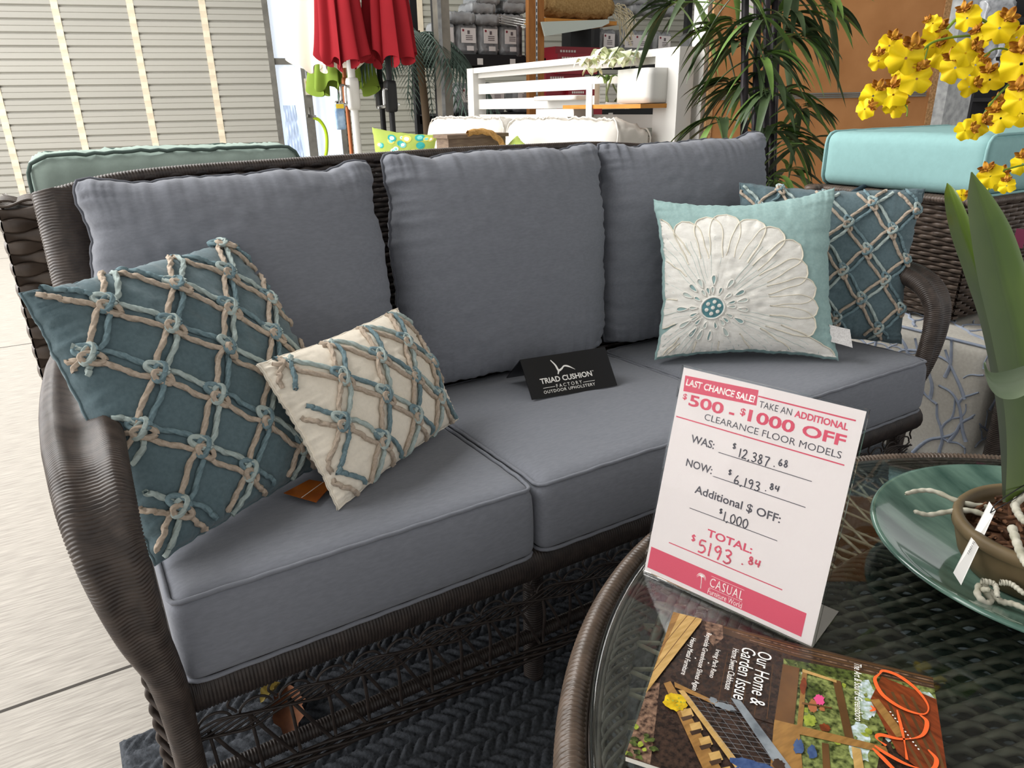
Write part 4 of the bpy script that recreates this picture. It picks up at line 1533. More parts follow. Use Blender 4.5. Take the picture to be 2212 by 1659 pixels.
pp = [(0.0, 0.532), (0.072, 0.532), (0.084, 0.538), (0.095, 0.555), (0.101, 0.575), (0.103, 0.586), (0.105, 0.590), (0.108, 0.592), (0.108, 0.602), (0.105, 0.606), (0.097, 0.605), (0.095, 0.592), (0.092, 0.585), (0.0, 0.585)]
q = MB()
a = np.linspace(0, 2*math.pi, 72, endpoint=False)
pr_ = np.array(pp)
wob_ = 1+0.03*np.cos(2*a+0.5)+0.012*np.sin(3*a)
P = np.stack([PC[0]+np.outer(pr_[:, 0], np.cos(a)*wob_), PC[1]+np.outer(pr_[:, 0], np.sin(a)*wob_), np.outer(pr_[:, 1], np.ones(72))], -1)
q.grid(P, cv=True)
pot = q.build('clay_pot', m_clay, orch)
q = MB()
q.lathe([(0.0, 0.590), (0.05, 0.589), (0.094, 0.585)], (PC[0], PC[1], 0), 30)
r_ = random.Random(5)
for i in range(170):
    a_, d_ = r_.uniform(0, 6.3), 0.088*math.sqrt(r_.random())
    c = np.array([PC[0]+d_*math.cos(a_), PC[1]+d_*math.sin(a_), 0.591+r_.uniform(0, 0.01)])
    v = nrm(np.array([r_.uniform(-1, 1), r_.uniform(-1, 1), r_.uniform(-0.5, 0.6)]))*r_.uniform(0.006, 0.013)
    q.tube(np.array([c-v, c+v*0.2, c+v]), np.array([0.002, 0.0035, 0.0018]), 5)
o = q.build('bark_chips', m_bark, orch)
o['kind'] = 'stuff'


def proot(pts, r):
    q = MB()
    p_ = smooth_path(pts, 44)
    rr = np.linspace(r, r*0.8, 44)*(1+0.12*np.sin(np.arange(44)*1.1))
    rr[-3:] *= (0.9, 0.75, 0.4)
    q.tube(p_, rr, 8)
    q.build('aerial_root', m_root, orch)


proot([on(2130, 1095, 2, .598), on(2075, 1085, 2, .602), on(2020, 1062, 2, .604), on(1985, 1060, 2, .602), on(1955, 1067, 2, .600)], 0.0038)
proot([on(2140, 1118, 2, .600), on(2095, 1103, 2, .602), on(2045, 1106, 2, .598), on(2005, 1112, 2, .594), on(1973, 1104, 2, .596)], 0.0038)
proot([dep(2240, 1060, .915), dep(2195, 1085, .895), dep(2200, 1110, .878), dep(2216, 1130, .862)], 0.0052)
proot([dep(2186, 1140, .872), dep(2205, 1195, .835), dep(2225, 1230, .812)], 0.0052)
zf = 0.548
proot([on(2122, 1262, 2, zf+.01), on(2150, 1290, 2, zf+.004), on(2165, 1300, 2, zf+.004), on(2190, 1305, 2, zf+.006), on(2220, 1318, 2, zf+.008)], 0.0042)
proot([on(2115, 1265, 2, zf+.012), on(2112, 1285, 2, zf+.012), on(2130, 1303, 2, zf+.006), on(2140, 1295, 2, zf+.004), on(2125, 1275, 2, zf+.016), on(2140, 1275, 2, zf+.02)], 0.0040)
proot([on(2120, 1255, 2, zf+.02), on(2148, 1262, 2, zf+.018), on(2155, 1290, 2, zf+.012)], 0.0036)
proot([on(2160, 1258, 2, zf+.02), on(2185, 1262, 2, zf+.02), on(2215, 1285, 2, zf+.016)], 0.0036)


def strap_leaf(L, R, tipfold, m_, name='leaf', t=1.05, bulge=0.012, tz=None):
    """leaf between a left and a right outline (pixel sight lines at distance t from the lens)"""
    n = len(L)
    ts = np.linspace(t, t if tz is None else tz, n)
    l = smooth_path(np.array([dep(x, y, tt) for (x, y), tt in zip(L, ts)]), 60)
    r = smooth_path(np.array([dep(x, y, tt) for (x, y), tt in zip(R, ts)]), 60)
    w = np.linspace(0, 1, 13)
    P = l[:, None]*(1-w)[None, :, None]+r[:, None]*w[None, :, None]
    away = nrm(P[:, 6]-CAM)
    prof = bulge*(0.25-(w-0.5)**2)*4
    prof = prof-0.0 + np.where(np.abs(w-0.5) < 0.06, 0.003, 0)
    wid = np.linalg.norm(r-l, axis=1)/0.06
    P = P+away[:, None]*prof[None, :, None]*np.clip(wid, 0, 1.2)[:, None, None]
    q = MB()
    q.grid(P)
    q.grid(P+away[:, None]*0.0018, flip=True)
    q.build(name, m_, orch)


strap_leaf([(2166, 1085), (2160, 960), (2148, 850), (2118, 700), (2082, 590), (2052, 500), (2040, 430), (2045, 396)],
           [(2215, 1085), (2240, 960), (2220, 850), (2180, 700), (2140, 590), (2105, 500), (2070, 420), (2047, 395)], 0, m_leaf, t=0.92, tz=1.06)
strap_leaf([(2172, 1085), (2175, 960), (2165, 850), (2140, 720), (2112, 600), (2096, 500), (2090, 430), (2097, 372)],
           [(2240, 1085), (2274, 960), (2266, 850), (2254, 720), (2222, 600), (2188, 500), (2148, 430), (2100, 371)], 0, m_leaf, t=0.90, tz=0.97)
strap_leaf([(2212, 790), (2180, 800), (2150, 805), (2135, 800), (2128, 780)], [(2222, 850), (2190, 862), (2158, 858), (2135, 832), (2124, 786)], 0, m_leaf2, t=0.885, bulge=0.02)


def flower(px, py, t, size, ang, face, lip=1.0):
    """one oncidium flower: a ruffled two-lobed lip with small mottled sepals"""
    c = dep(px, py, t)
    n = nrm(-(c-CAM)/np.linalg.norm(c-CAM)+np.array(face))
    e1 = nrm(np.cross([0, 0, 1.0], n))
    e2 = np.cross(n, e1)
    a_, b_ = e1*math.cos(ang)+e2*math.sin(ang), -e1*math.sin(ang)+e2*math.cos(ang)
    q = MB()
    th = np.linspace(0, 2*math.pi, 40, endpoint=False)
    rr = np.linspace(0.08, 1, 8)
    Rr = size*lip*(0.80+0.30*np.abs(np.sin(th))**0.8-0.30*np.exp(-((np.abs((th+math.pi/2) % (2*math.pi)-0)-0)/0.28)**2)+0.05*np.sin(th*9+px))
    # lip hangs below the centre
    X = np.outer(rr, Rr*np.cos(th))*0.62
    Y = np.outer(rr, Rr*np.sin(th))*0.50-size*0.34
    Zz = np.outer(rr**2, 0.20*size*np.sin(th*5+py)*0.5+0.05*size)-np.outer(rr**2, size*0.18*np.ones(40))
    q.grid(c+X[..., None]*a_+Y[..., None]*b_+Zz[..., None]*n, cv=True, mi=0)
    for k_, (an, L, wd) in enumerate(((90, 0.42, 0.13), (35, 0.42, 0.12), (145, 0.42, 0.12), (10, 0.34, 0.09), (170, 0.34, 0.09))):
        u = np.linspace(0, 1, 8)
        w = np.linspace(-1, 1, 5)
        U, Wd = np.meshgrid(u, w, indexing='ij')
        ar = math.radians(an)
        hw = size*wd*np.sin(math.pi*np.clip(U*0.9+0.08, 0, 1))**0.7
        x = U*L*size*math.cos(ar)-Wd*hw*math.sin(ar)
        y = U*L*size*math.sin(ar)+Wd*hw*math.cos(ar)+size*0.02
        z = size*(0.12+0.10*np.sin(U*5+k_)+0.05*np.sin(Wd*4))
        q.grid(c+x[..., None]*a_+y[..., None]*b_+z[..., None]*n, mi=1)
    q.tube(np.array([c+n*size*0.02, c+n*size*0.2-b_*size*0.06]), np.array([size*0.1, size*0.05]), 7, mi=1)
    q.build('flower', [m_yel, m_brn], orch)
    return c


FL = [(1870, 60, 1.0, .3), (1700, 175, 1.35, .2), (1655, 120, .6, .9), (1440, 225, .95, -.3), (1358, 320, .8, .1), (1545, 275, 1.35, -.2), (1715, 265, 1.2, .4), (1800, 345, 1.15, .3), (1590, 405, 1.2, 0), (1478, 395, .8, .6),
      (1350, 520, .95, -.4), (1450, 505, 1.1, 0), (1428, 575, .75, .3), (1310, 625, .75, -1.1), (1490, 600, .85, -.7), (1945, 180, .9, .8), (1915, 280, 1.0, -.9), (1965, 350, .95, -.8), (2110, 110, 1.2, -.5), (2150, 185, .9, .6),
      (2150, 265, .9, .4), (2205, 300, 1.5, .1), (2010, 420, 1.05, .2), (1925, 490, .8, -1.0), (2195, 520, 1.3, .1), (2070, 590, .9, .3), (2060, 650, 1.1, .5), (1975, 715, .95, -.9), (2195, 620, 1.1, .4), (1905, 755, .75, -1.2),
      (2000, 1000, .95, .5), (2075, 1020, .95, -.3), (2110, 1065, .6, .2), (2205, 925, .9, .2), (1868, 1143, .5, -1.3)]
kz = 812/2212
for i, (x, y, s_, an) in enumerate(FL):
    flower(1400+x*kz, y*kz, 1.06+0.05*math.sin(i*2.3), 0.033*s_, an, (0.35*math.sin(i*1.7), 0.35*math.cos(i*2.9), 0.1*math.sin(i)))
for pts, r in (([(2330, 700), (2300, 420), (2215, 275), (2110, 225), (1990, 130), (1900, 95), (1820, 110), (1760, 170)], 0.0022), ([(2050, 215), (1900, 210), (1760, 225), (1650, 265), (1560, 370), (1500, 470)], 0.0018),
               ([(2212, 330), (2110, 290), (2040, 290), (1980, 330)], 0.0014), ([(2300, 520), (2180, 460), (2090, 530), (2010, 620), (1960, 700)], 0.0016), ([(1650, 270), (1620, 370), (1570, 450)], 0.0011),
               ([(2260, 960), (2150, 985), (2040, 1020), (1960, 1075), (1900, 1130)], 0.0014), ([(1470, 350), (1420, 335), (1375, 345)], 0.001), ([(1500, 600), (1525, 640), (1522, 685)], 0.001), ([(2330, 700), (2330, 1200), (2270, 2000), (2230, 2880)], 0.0028), ([(2100, 1000), (2040, 1050), (1995, 1130)], 0.0011)):
    p_ = smooth_path(np.array([dep(1400+x*kz, y*kz, 1.08 if y < 1150 else (1.0 if y < 2500 else 0.93)) for x, y in pts]), 40)
    MB().tube(p_, r, 7).build('flower_stem', m_stem, orch)

# price tag on a black thread
q = MB()
tp = np.array([dep(2137, 1083, 0.905), dep(2151, 1103, 0.893), dep(2076, 1264, 0.853), dep(2059, 1237, 0.862)])
nn = np.cross(tp[1]-tp[0], tp[2]-tp[1])
if nn@(CAM-tp[0]) < 0:
    tp = tp[::-1]
    nn = -nn
q.prism(tp, -nrm(nn)*0.0004)
ptag = tag(q.build('price_tag', mat('white_card', '#eceae6', rough=0.6)), 'white paper price tag hanging from the orchid pot by a black thread', 'tag')
tg = Plane(dep(2137, 1083, 0.905), dep(2151, 1103, 0.893)-dep(2137, 1083, 0.905), dep(2059, 1237, 0.862)-dep(2137, 1083, 0.905))
tg.n = nrm(nn)
Wt = np.linalg.norm(dep(2151, 1103, 0.893)-dep(2137, 1083, 0.905))*1000
Lt = np.linalg.norm(dep(2059, 1237, 0.862)-dep(2137, 1083, 0.905))*1000
q = MB()
def tt(s, u0, u1, v0, v1):
    V, Fc = text_mesh(s)
    lo_, hi_ = V.min(0), V.max(0)
    a = (V[:, 0]-lo_[0])/(hi_[0]-lo_[0]); b = (V[:, 1]-lo_[1])/(hi_[1]-lo_[1])
    q.add(tg.P(u0+(u1-u0)*(1-b), v1+(v0-v1)*a, np.full(len(a), 0.25)), Fc, 0, False)
tt('12421YL', 0.35*Wt, 0.55*Wt, 0.50*Lt, 0.68*Lt)
q.build('lettering', m_ink, ptag)
q = MB()
q.tube(smooth_path([dep(2139, 1108, 0.893), dep(2150, 1090, 0.892), dep(2180, 1068, 0.895), dep(2225, 1040, 0.92)], 20), 0.0007, 5)
q.tube(smooth_path([dep(2139, 1108, 0.891), dep(2155, 1098, 0.890), dep(2190, 1078, 0.892), dep(2225, 1052, 0.915)], 20), 0.0007, 5)
q.build('thread', m_black, ptag)
# ================================================================== furniture behind the sofa
m_flatw = mat('wide_flat_wicker', '#453a33', rough=0.4, spec=0.5, hex2='#5d5148', vscale=22)
m_sage = mat('sage_canvas', '#a2b3aa', rough=0.9, spec=0.2, var=0.03, vscale=120, bump=0.15, bscale=900)
m_sagep = mat('sage_piping', '#5e6e68', rough=0.9)
m_white_c = mat('white_canvas', '#cfcac2', rough=0.9, spec=0.2, bump=0.15, bscale=700)
m_turq = mat('turquoise_canvas', '#8fb6b5', rough=0.9, spec=0.2, var=0.03, vscale=60, bump=0.12, bscale=800)

ss_ = thing('wicker_settee', (0.35, 1.05, 0), 'wide-weave brown wicker settee standing right behind the grey sofa', 'settee')


def vpanel(A, B_, z0, z1):
    A, B_ = np.asarray(A, float), np.asarray(B_, float)
    n_ = nrm(np.cross(B_-A, [0, 0, 1.0]))

    def f(u, v):
        P = A+(B_-A)*np.asarray(u)[:, None]
        P = np.concatenate([P[:, :2], (z0+(z1-z0)*np.asarray(v))[:, None]], 1)
        return P, np.broadcast_to(n_, P.shape)
    return f


q = MB()
weave(q, vpanel([-0.125, 0.965, 0], [0.95, 0.965, 0], 0.06, 0.915), 23, 36, 0.0132, 0.0045, flat=0.30, spu=8, k=8, jit=0.06, wmod=0.26)
weave(q, vpanel([-0.125, 1.36, 0], [-0.125, 0.965, 0], 0.06, 0.915), 9, 36, 0.0132, 0.0045, flat=0.30, spu=8, k=8, jit=0.06, wmod=0.26)
q.build('woven_panel', m_flatw, ss_)
q = MB()
for i in range(11):
    yy = 0.972+i*0.011
    x = np.linspace(-0.13, 0.95, 180)
    q.tube(np.stack([x, 0*x+yy, 0.925+0.006*np.sin(x*math.pi/0.045+i*math.pi)], -1), 0.0055, 6, flat=0.6)
q.build('woven_top', m_flatw, ss_)
MB().box((-0.115, 0.975, 0.05), (0.95, 1.085, 0.915)).box((-0.115, 0.975, 0.05), (0.95, 1.38, 0.42)).build('inner_frame', m_wickd, ss_)


def boxed_cushion(name, c, h, r, m_, label, mp=None, pucker=0.006, seed=3, group=None, puff=0.012, R=None, n=(46, 14, 26), cat='cushion'):
    w1, w2 = wig(seed, 6, 5), wig(seed+1, 5, 6)
    hx, hy, hz = h

    def fn(V):
        V = V.copy()
        a, b, cc = V[:, 0]/hx, V[:, 1]/hy, V[:, 2]/hz
        V[:, 1] += np.sign(b)*(np.abs(b) > 0.5)*puff*np.clip((1-a**2)*(1-cc**2), 0, 1)**0.6
        V[:, 2] += np.sign(cc)*(np.abs(cc) > 0.7)*puff*0.6*np.clip((1-a**2), 0, 1)**0.5*np.clip(1-b**2, 0, 1)**0.5
        V[:, 2] += (cc > 0.7)*pucker*w1(a*3.0+b*0.8)*(0.4+0.6*np.clip(1-b**2, 0, 1))
        V[:, 1] += pucker*0.6*w2(a*3)*np.exp(-np.abs(1-np.abs(cc))/0.2)*np.sign(b)*(np.abs(b) > 0.6)
        return V
    root = thing(name, (c[0], c[1], c[2]-hz), label, cat, group)
    MB().rbox(hx, hy, hz, r, n, fn, R, c).build('cushion_cover', m_, root)
    for sgn in (-1, 1):
        pts = []
        rc = r*1.1
        for cx, cz, a0 in ((hx-rc, -hz+rc, -90), (hx-rc, hz-rc, 0), (-hx+rc, hz-rc, 90), (-hx+rc, -hz+rc, 180)):
            for a in np.linspace(a0, a0+90, 7):
                pts.append((cx+rc*0.97*math.cos(math.radians(a)), sgn*(hy-r*0.30), cz+rc*0.97*math.sin(math.radians(a))))
        pts = np.array(pts+pts[:1])
        L = fn(resample(pts, 0.02)[:-1])
        if R is not None:
            L = L@np.asarray(R).T
        MB().tube(L+np.asarray(c), 0.0045, 7, closed=True).build('piping', mp or m_, root)
    return root


boxed_cushion('back_cushion', (0.255, 1.205, 0.735), (0.318, 0.085, 0.275), 0.042, m_sage, 'sage green boxed cushion with dark piping on the wicker settee behind the sofa', m_sagep, pucker=0.006, seed=21)

# ---- white daybed: slatted screen, sofa cushions
PX = 2.70
day = thing('slatted_screen', (PX, 3.0, 0), 'white metal slatted screen behind the white sofa cushions', 'screen')
MB().box((PX-0.04, 1.885, 0), (PX+0.06, 2.055, 1.352)).build('post', m_white, day)
MB().box((PX-0.04, 3.955, 0), (PX+0.06, 4.045, 1.352)).build('post', m_white, day)
MB().box((PX-0.035, 2.055, 1.318), (PX+0.05, 3.955, 1.352)).build('top_rail', m_white, day)
for z0, z1 in ((1.286, 1.318), (1.180, 1.248), (1.080, 1.146), (0.980, 1.045), (0.86, 0.93), (0.74, 0.81)):
    MB().box((PX, 2.055, z0), (PX+0.03, 3.955, z1)).build('slat', m_white, day)
tag(MB().box((PX+0.10, 1.86, 0), (PX+0.17, 1.95, 2.9)).build('white_upright', m_white), 'tall white metal upright rising behind the near end of the slatted screen', 'post')
wb = thing('white_sofa', (2.3, 3.1, 0), 'white deep-seat sofa base under the white cushions', 'sofa')
MB().box((1.75, 2.0, 0.12), (2.64, 4.2, 0.40)).build('seat_base', m_white, wb)
MB().rbox(0.40, 1.05, 0.09, 0.05, (12, 30, 6), None, None, (2.15, 3.1, 0.49)).build('seat_pad', m_white_c, wb)
Rz90 = np.array([[0, -1, 0], [1, 0, 0], [0, 0, 1.0]])


def Ry(a):
    return np.array([[math.cos(a), 0, math.sin(a)], [0, 1, 0], [-math.sin(a), 0, math.cos(a)]])


boxed_cushion('back_cushion', (2.46, 3.62, 0.795), (0.535, 0.13, 0.215), 0.085, m_white_c, 'far white back cushion against the slatted screen', None, 0.014, 31, 'white back cushions of the white sofa', 0.03, Ry(0.22)@Rz90)
boxed_cushion('back_cushion', (2.46, 2.52, 0.795), (0.535, 0.13, 0.215), 0.085, m_white_c, 'near white back cushion below the vase of white flowers', None, 0.014, 37, 'white back cushions of the white sofa', 0.03, Ry(0.22)@Rz90)

# printed green pillows
m_green = mat('lime_print_cloth', '#a6b85a', rough=0.9)
m_dots = [m_green, mat('print_teal', '#3aa6a0', rough=0.9), mat('print_white', '#eef0e2', rough=0.9), mat('print_aqua', '#7fd0cc', rough=0.9), mat('print_olive', '#d8d06a', rough=0.9)]


def print_pillow(TL, TR, BR, BL, label, seed):
    p = Pillow(TL, TR, BR, BL, 0.07, 0.05, 0.07, 0.45, seed)
    root = thing('printed_pillow', (np.asarray(BL)+np.asarray(BR))/2, label, 'pillow', 'lime green printed pillows on the white sofa')
    p.cover(40, 40).build('pillow_cover', m_green, root)
    q = MB()
    r_ = random.Random(seed)
    a = np.linspace(0, 2*math.pi, 18, endpoint=False)
    for i in range(34):
        cu, cv_ = r_.uniform(-0.85, 0.85), r_.uniform(-0.85, 0.85)
        rad = r_.uniform(0.07, 0.16)
        for f_, mi, lf in ((1.0, r_.choice([1, 2, 3, 4]), 0.001), (0.55, r_.choice([1, 2, 3]), 0.0016)):
            rr = np.linspace(0, rad*f_, 4)
            U, V = cu+np.outer(rr, np.cos(a)), cv_+np.outer(rr, np.sin(a)*0.9)
            q.grid(p.S(np.clip(U, -0.97, 0.97), np.clip(V, -0.97, 0.97), 1, lf+0.0002*(i % 5)), cv=True, mi=mi)
    q.build('printed_dots', m_dots, root)


print_pillow(on(803, 275, 1, 3.75), on(946, 291, 1, 3.55), on(925, 345, 1, 3.50)*[1, 1, 0]+[0, 0, 0.585], on(806, 345, 1, 3.68)*[1, 1, 0]+[0, 0, 0.585], 'lime green pillow with teal and white dots at the far end of the white sofa', 51)
print_pillow(on(1118, 292, 0, 2.20), on(1150, 318, 0, 2.16), [2.08, 2.60, 0.62], [2.08, 2.86, 0.62], 'lime green pillow tip showing in front of the white sofa cushions', 52)

# wooden crate tray with a rope handle
m_crate = mat('weathered_brown_wood', '#6b5a4e', rough=0.75, hex2='#82705f', vscale=20, stretch=(1, 1, 6))
m_jute = mat('jute_rope', '#a87d46', rough=0.95, hex2='#c39a5f', vscale=160)
cr = thing('wooden_crate', (1.86, 2.62, 0.58), 'brown wooden crate with a thick rope handle in front of the white sofa', 'crate')
ca_ = on(968, 296, 1, 2.62)
cb_ = on(1092, 300, 1, 2.62)
zt_ = ca_[2]
x0, x1 = ca_[0], cb_[0]
for zz in (zt_-0.035, zt_-0.115, zt_-0.195, zt_-0.275):
    q = MB()
    q.box((x0, 2.62, zz-0.032), (x1, 2.635, zz+0.032)).box((x0, 2.745, zz-0.032), (x1, 2.76, zz+0.032))
    q.box((x0, 2.635, zz-0.032), (x0+0.015, 2.745, zz+0.032)).box((x1-0.015, 2.635, zz-0.032), (x1, 2.745, zz+0.032))
    q.build('plank_ring', m_crate, cr)
MB().box((x0-0.012, 2.605, zt_-0.008), (x1+0.012, 2.775, zt_+0.010)).build('lid', m_crate, cr)
q = MB()
q.box((x0, 2.62, 0.58), (x1, 2.76, zt_-0.31))
q.build('bottom_board', m_crate, cr)
p_ = smooth_path([on(1010, 288, 1, 2.60), on(1035, 284, 1, 2.60), on(1060, 288, 1, 2.58), on(1082, 306, 1, 2.57), on(1090, 322, 1, 2.56)], 40)
MB().rope(p_, 0.016, 0.05, k=12).build('rope_handle', m_jute, cr)
tag(MB().box((1.6, 2.55, 0.0), (2.0, 2.95, 0.578)).build('side_table', m_white), 'white side table block under the wooden crate', 'table')

# planter box, wooden shelf and vase on the screen
m_pine = mat('honey_wood', '#c98a3d', rough=0.5, hex2='#b67a32', vscale=14, stretch=(1, 1, 8))
tag(MB().rbox(0.065, 0.128, 0.082, 0.008, (4, 4, 4), None, None, (2.613, 2.086, 1.182)).build('planter_box', m_white), 'plain white box on the wooden shelf beside the vase', 'box')
tag(MB().box((2.49, 1.955, 1.078), (PX-0.002, 2.61, 1.098)).build('wall_shelf', m_pine), 'honey coloured wooden shelf hooked on the slatted screen', 'shelf')
tag(MB().rbox(0.05, 0.215, 0.014, 0.006, (4, 6, 3), None, None, (2.648, 2.86, 1.138)).build('hook_ledge', m_white), 'white metal ledge hooked on the slatted screen left of the wooden shelf', 'shelf')
tag(MB().box((2.56, 2.60, 1.035), (2.698, 2.99, 1.078)).build('hanging_tray', m_white), 'white metal tray hanging low on the slatted screen', 'tray')
tag(MB().box((2.482, 2.335, 1.035), (2.486, 2.385, 1.20)).build('shelf_tag', mat('white_card', '#eceae6', rough=0.6)), 'narrow white paper strip hanging over the edge of the wooden shelf', 'tag')
m_clear = bpy.data.materials.new('clear_glass')
m_clear.use_nodes = True
b_ = m_clear.node_tree.nodes['Principled BSDF']
b_.inputs['Roughness'].default_value = 0.02
b_.inputs['Transmission Weight'].default_value = 1.0
b_.inputs['IOR'].default_value = 1.3
VX, VY = 2.555, 2.30
vase = thing('glass_vase', (VX, VY, 1.099), 'clear glass vase of white lilies on the wooden shelf', 'vase')
q = MB()
for (a0, b0, z0, fl_) in ((0.075, 0.075, 1.099, False), (0.069, 0.069, 1.108, True)):
    s_ = np.array([(-a0, -b0), (a0, -b0), (a0, b0), (-a0, b0)])*0.62
    P = np.stack([np.concatenate([s_+[VX, VY], np.full((4, 1), z)], 1) for z in (z0, 1.20)], 0)
    q.grid(P, cv=True, smooth=False, flip=fl_)
    q.poly(P[0] if fl_ else P[0][::-1])
q.build('glass_body', m_clear, vase)
q = MB()
for dx, dy in ((0.01, 0.02), (-0.01, -0.02), (0.0, -0.005)):
    q.tube(smooth_path([(VX+dx, VY+dy*1.2, 1.112), (VX-dx, VY-dy, 1.17), (VX-dx*2, VY-dy*3, 1.235)], 10), 0.005, 6)
q.build('stems', mat('lily_stem', '#8a9a55', rough=0.6), vase)
m_lily = mat('lily_white', '#f1f3df', rough=0.6, hex2='#e0e8b8', vscale=30)
for i, (py, pz, sc, an) in enumerate(((0.13, 1.285, 1.0, 0.3), (-0.02, 1.315, 1.3, 1.2), (-0.11, 1.30, 1.25, 2.1), (0.05, 1.30, 1.1, 4.0), (-0.05, 1.275, 1.0, 5.2), (0.17, 1.25, 0.8, 3.0), (-0.15, 1.275, 1.0, .6))):
    q = MB()
    c = np.array([VX-0.03*math.cos(an), VY+py, pz])
    for k_ in range(6):
        aa = k_*math.pi/3+an
        u = np.linspace(0, 1, 9)
        w = np.linspace(-1, 1, 5)
        U, Wd = np.meshgrid(u, w, indexing='ij')
        hw = 0.024*sc*np.sin(math.pi*np.clip(U*0.9+0.06, 0, 1))
        rr = 0.078*sc*U
        dr = np.array([math.cos(aa), math.sin(aa)])
        z = 0.04*sc*np.sin(U*2.6)-0.015*U**3+0.008*np.sin(U*9+k_)*Wd
        q.grid(np.stack([c[0]+dr[0]*rr-dr[1]*Wd*hw, c[1]+dr[1]*rr+dr[0]*Wd*hw, c[2]+z], -1))
    q.build('lily', m_lily, vase)
q = MB()
for i in range(8):
    a = i*0.8
    u = np.linspace(0, 1, 8)
    L_ = np.stack([VX+0.08*u*math.cos(a), VY+0.08*u*math.sin(a), 1.21+0.03*np.sin(u*2.5)], -1)
    q.tube(L_, 0.010*np.sin(math.pi*np.clip(u*0.95+0.03, 0, 1))+0.0005, 6, flat=0.15)
q.build('leaves', mat('lily_leaf', '#5d7a3c', rough=0.6), vase)

# ================================================================== folded parasols
def parasol(px, py_b, Y, R, label, m_, pole_px, m_pole, pole_r, seed, folds=9, ztop=2.7, off=0.0, squash=1.0):
    c = on(px, py_b, 1, Y)
    root = thing('folded_parasol', (c[0], c[1], 0), label, 'parasol', 'folded parasols')
    zb = c[2]
    th = np.linspace(0, 2*math.pi, 190, endpoint=False)
    zz = np.linspace(0, 1, 26)
    r_ = random.Random(seed)
    ph = [r_.uniform(0, 6.28) for _ in range(4)]
    w_ = wig(seed, 4, 1)
    P = []
    for t in zz:
        Rz = R*(1-0.72*t**0.9)*(1+0.06*math.sin(t*7+seed))
        f = 1+(0.24-0.10*t)*np.sin(folds*th+ph[0]+1.2*t+0.6*np.sin(2*th+ph[1]))+0.05*np.sin(3*th+ph[2])
        hang = (0.035*np.sin(folds*th+ph[0]+1.0)+0.03*np.sin(2*th+ph[3]))*(1-t)**2
        P.append(np.stack([c[0]+Rz*f*np.cos(th+0.25*np.sin(folds*th+ph[0])*(1-t)), c[1]+squash*Rz*f*np.sin(th), zb+(ztop-zb)*t+hang], -1))
    q = MB().grid(np.array(P), cv=True)
    q.grid((np.array(P)-[c[0], c[1], 0])*[0.94, 0.94, 1]+[c[0], c[1], 0], cv=True, flip=True)
    q.build('canopy', m_, root)
    b = on(pole_px, 240, 1, Y)
    MB().tube(np.array([[b[0], b[1], 0.06], [b[0], b[1], ztop+0.2]]), pole_r, 14).build('pole', m_pole, root)
    MB().lathe([(0, 0), (0.22, 0), (0.23, 0.03), (0.05, 0.06), (0.04, 0.16), (0, 0.16)], (b[0], b[1], 0), 24).build('base', m_black, root)
    return root, b


m_red = mat('red_canvas', '#8f1721', rough=0.85, var=0.06, vscale=6)
m_ivory = mat('ivory_canvas', '#e9e2d3', rough=0.85)
m_lime = mat('lime_canvas', '#7d9638', rough=0.85, var=0.06, vscale=6)
m_cop = mat('copper_pole', '#a4613b', rough=0.4, metal=0.3)
m_chrome = mat('brushed_steel', '#c9c9c7', rough=0.25, metal=0.9)


def crank(root, b, m_, h, w, dx=-1):
    MB().rbox(w, w, 0.11, 0.02, (4, 4, 6), None, None, (b[0], b[1], h)).build('crank_housing', m_, root)
    q = MB()
    q.tube(smooth_path([(b[0]+dx*w, b[1]-0.03, h+0.05), (b[0]+dx*(w+0.03), b[1]-0.05, h+0.04), (b[0]+dx*(w+0.035), b[1]-0.055, h-0.07)], 10), 0.011, 7)
    q.tube(np.array([[b[0]+dx*(w+0.035), b[1]-0.055, h-0.07], [b[0]+dx*(w+0.09), b[1]-0.075, h-0.075]]), 0.012, 7)
    q.build('crank_handle', m_chrome, root)


ro, b = parasol(742, 133, 4.5, 0.165, 'red folded parasol on a white pole, the left of the two red ones', m_red, 766, m_white, 0.028, 61)
crank(ro, b, m_white, 1.20, 0.042)
ro, b = parasol(842, 128, 4.45, 0.165, 'red folded parasol on a black pole, the right of the two red ones', m_red, 846, m_black, 0.022, 62)
crank(ro, b, m_black, 1.18, 0.042)
ro, b = parasol(712, 143, 4.95, 0.235, 'ivory folded parasol on a copper brown pole, mostly behind the red one', m_ivory, 751, m_cop, 0.016, 63)
crank(ro, b, m_cop, 1.22, 0.026)
ro, b = parasol(742, 192, 5.4, 0.23, 'lime green folded parasol hanging lowest, behind the ivory one', m_lime, 826, m_black, 0.024, 64)
crank(ro, b, m_black, 1.20, 0.045, 1)

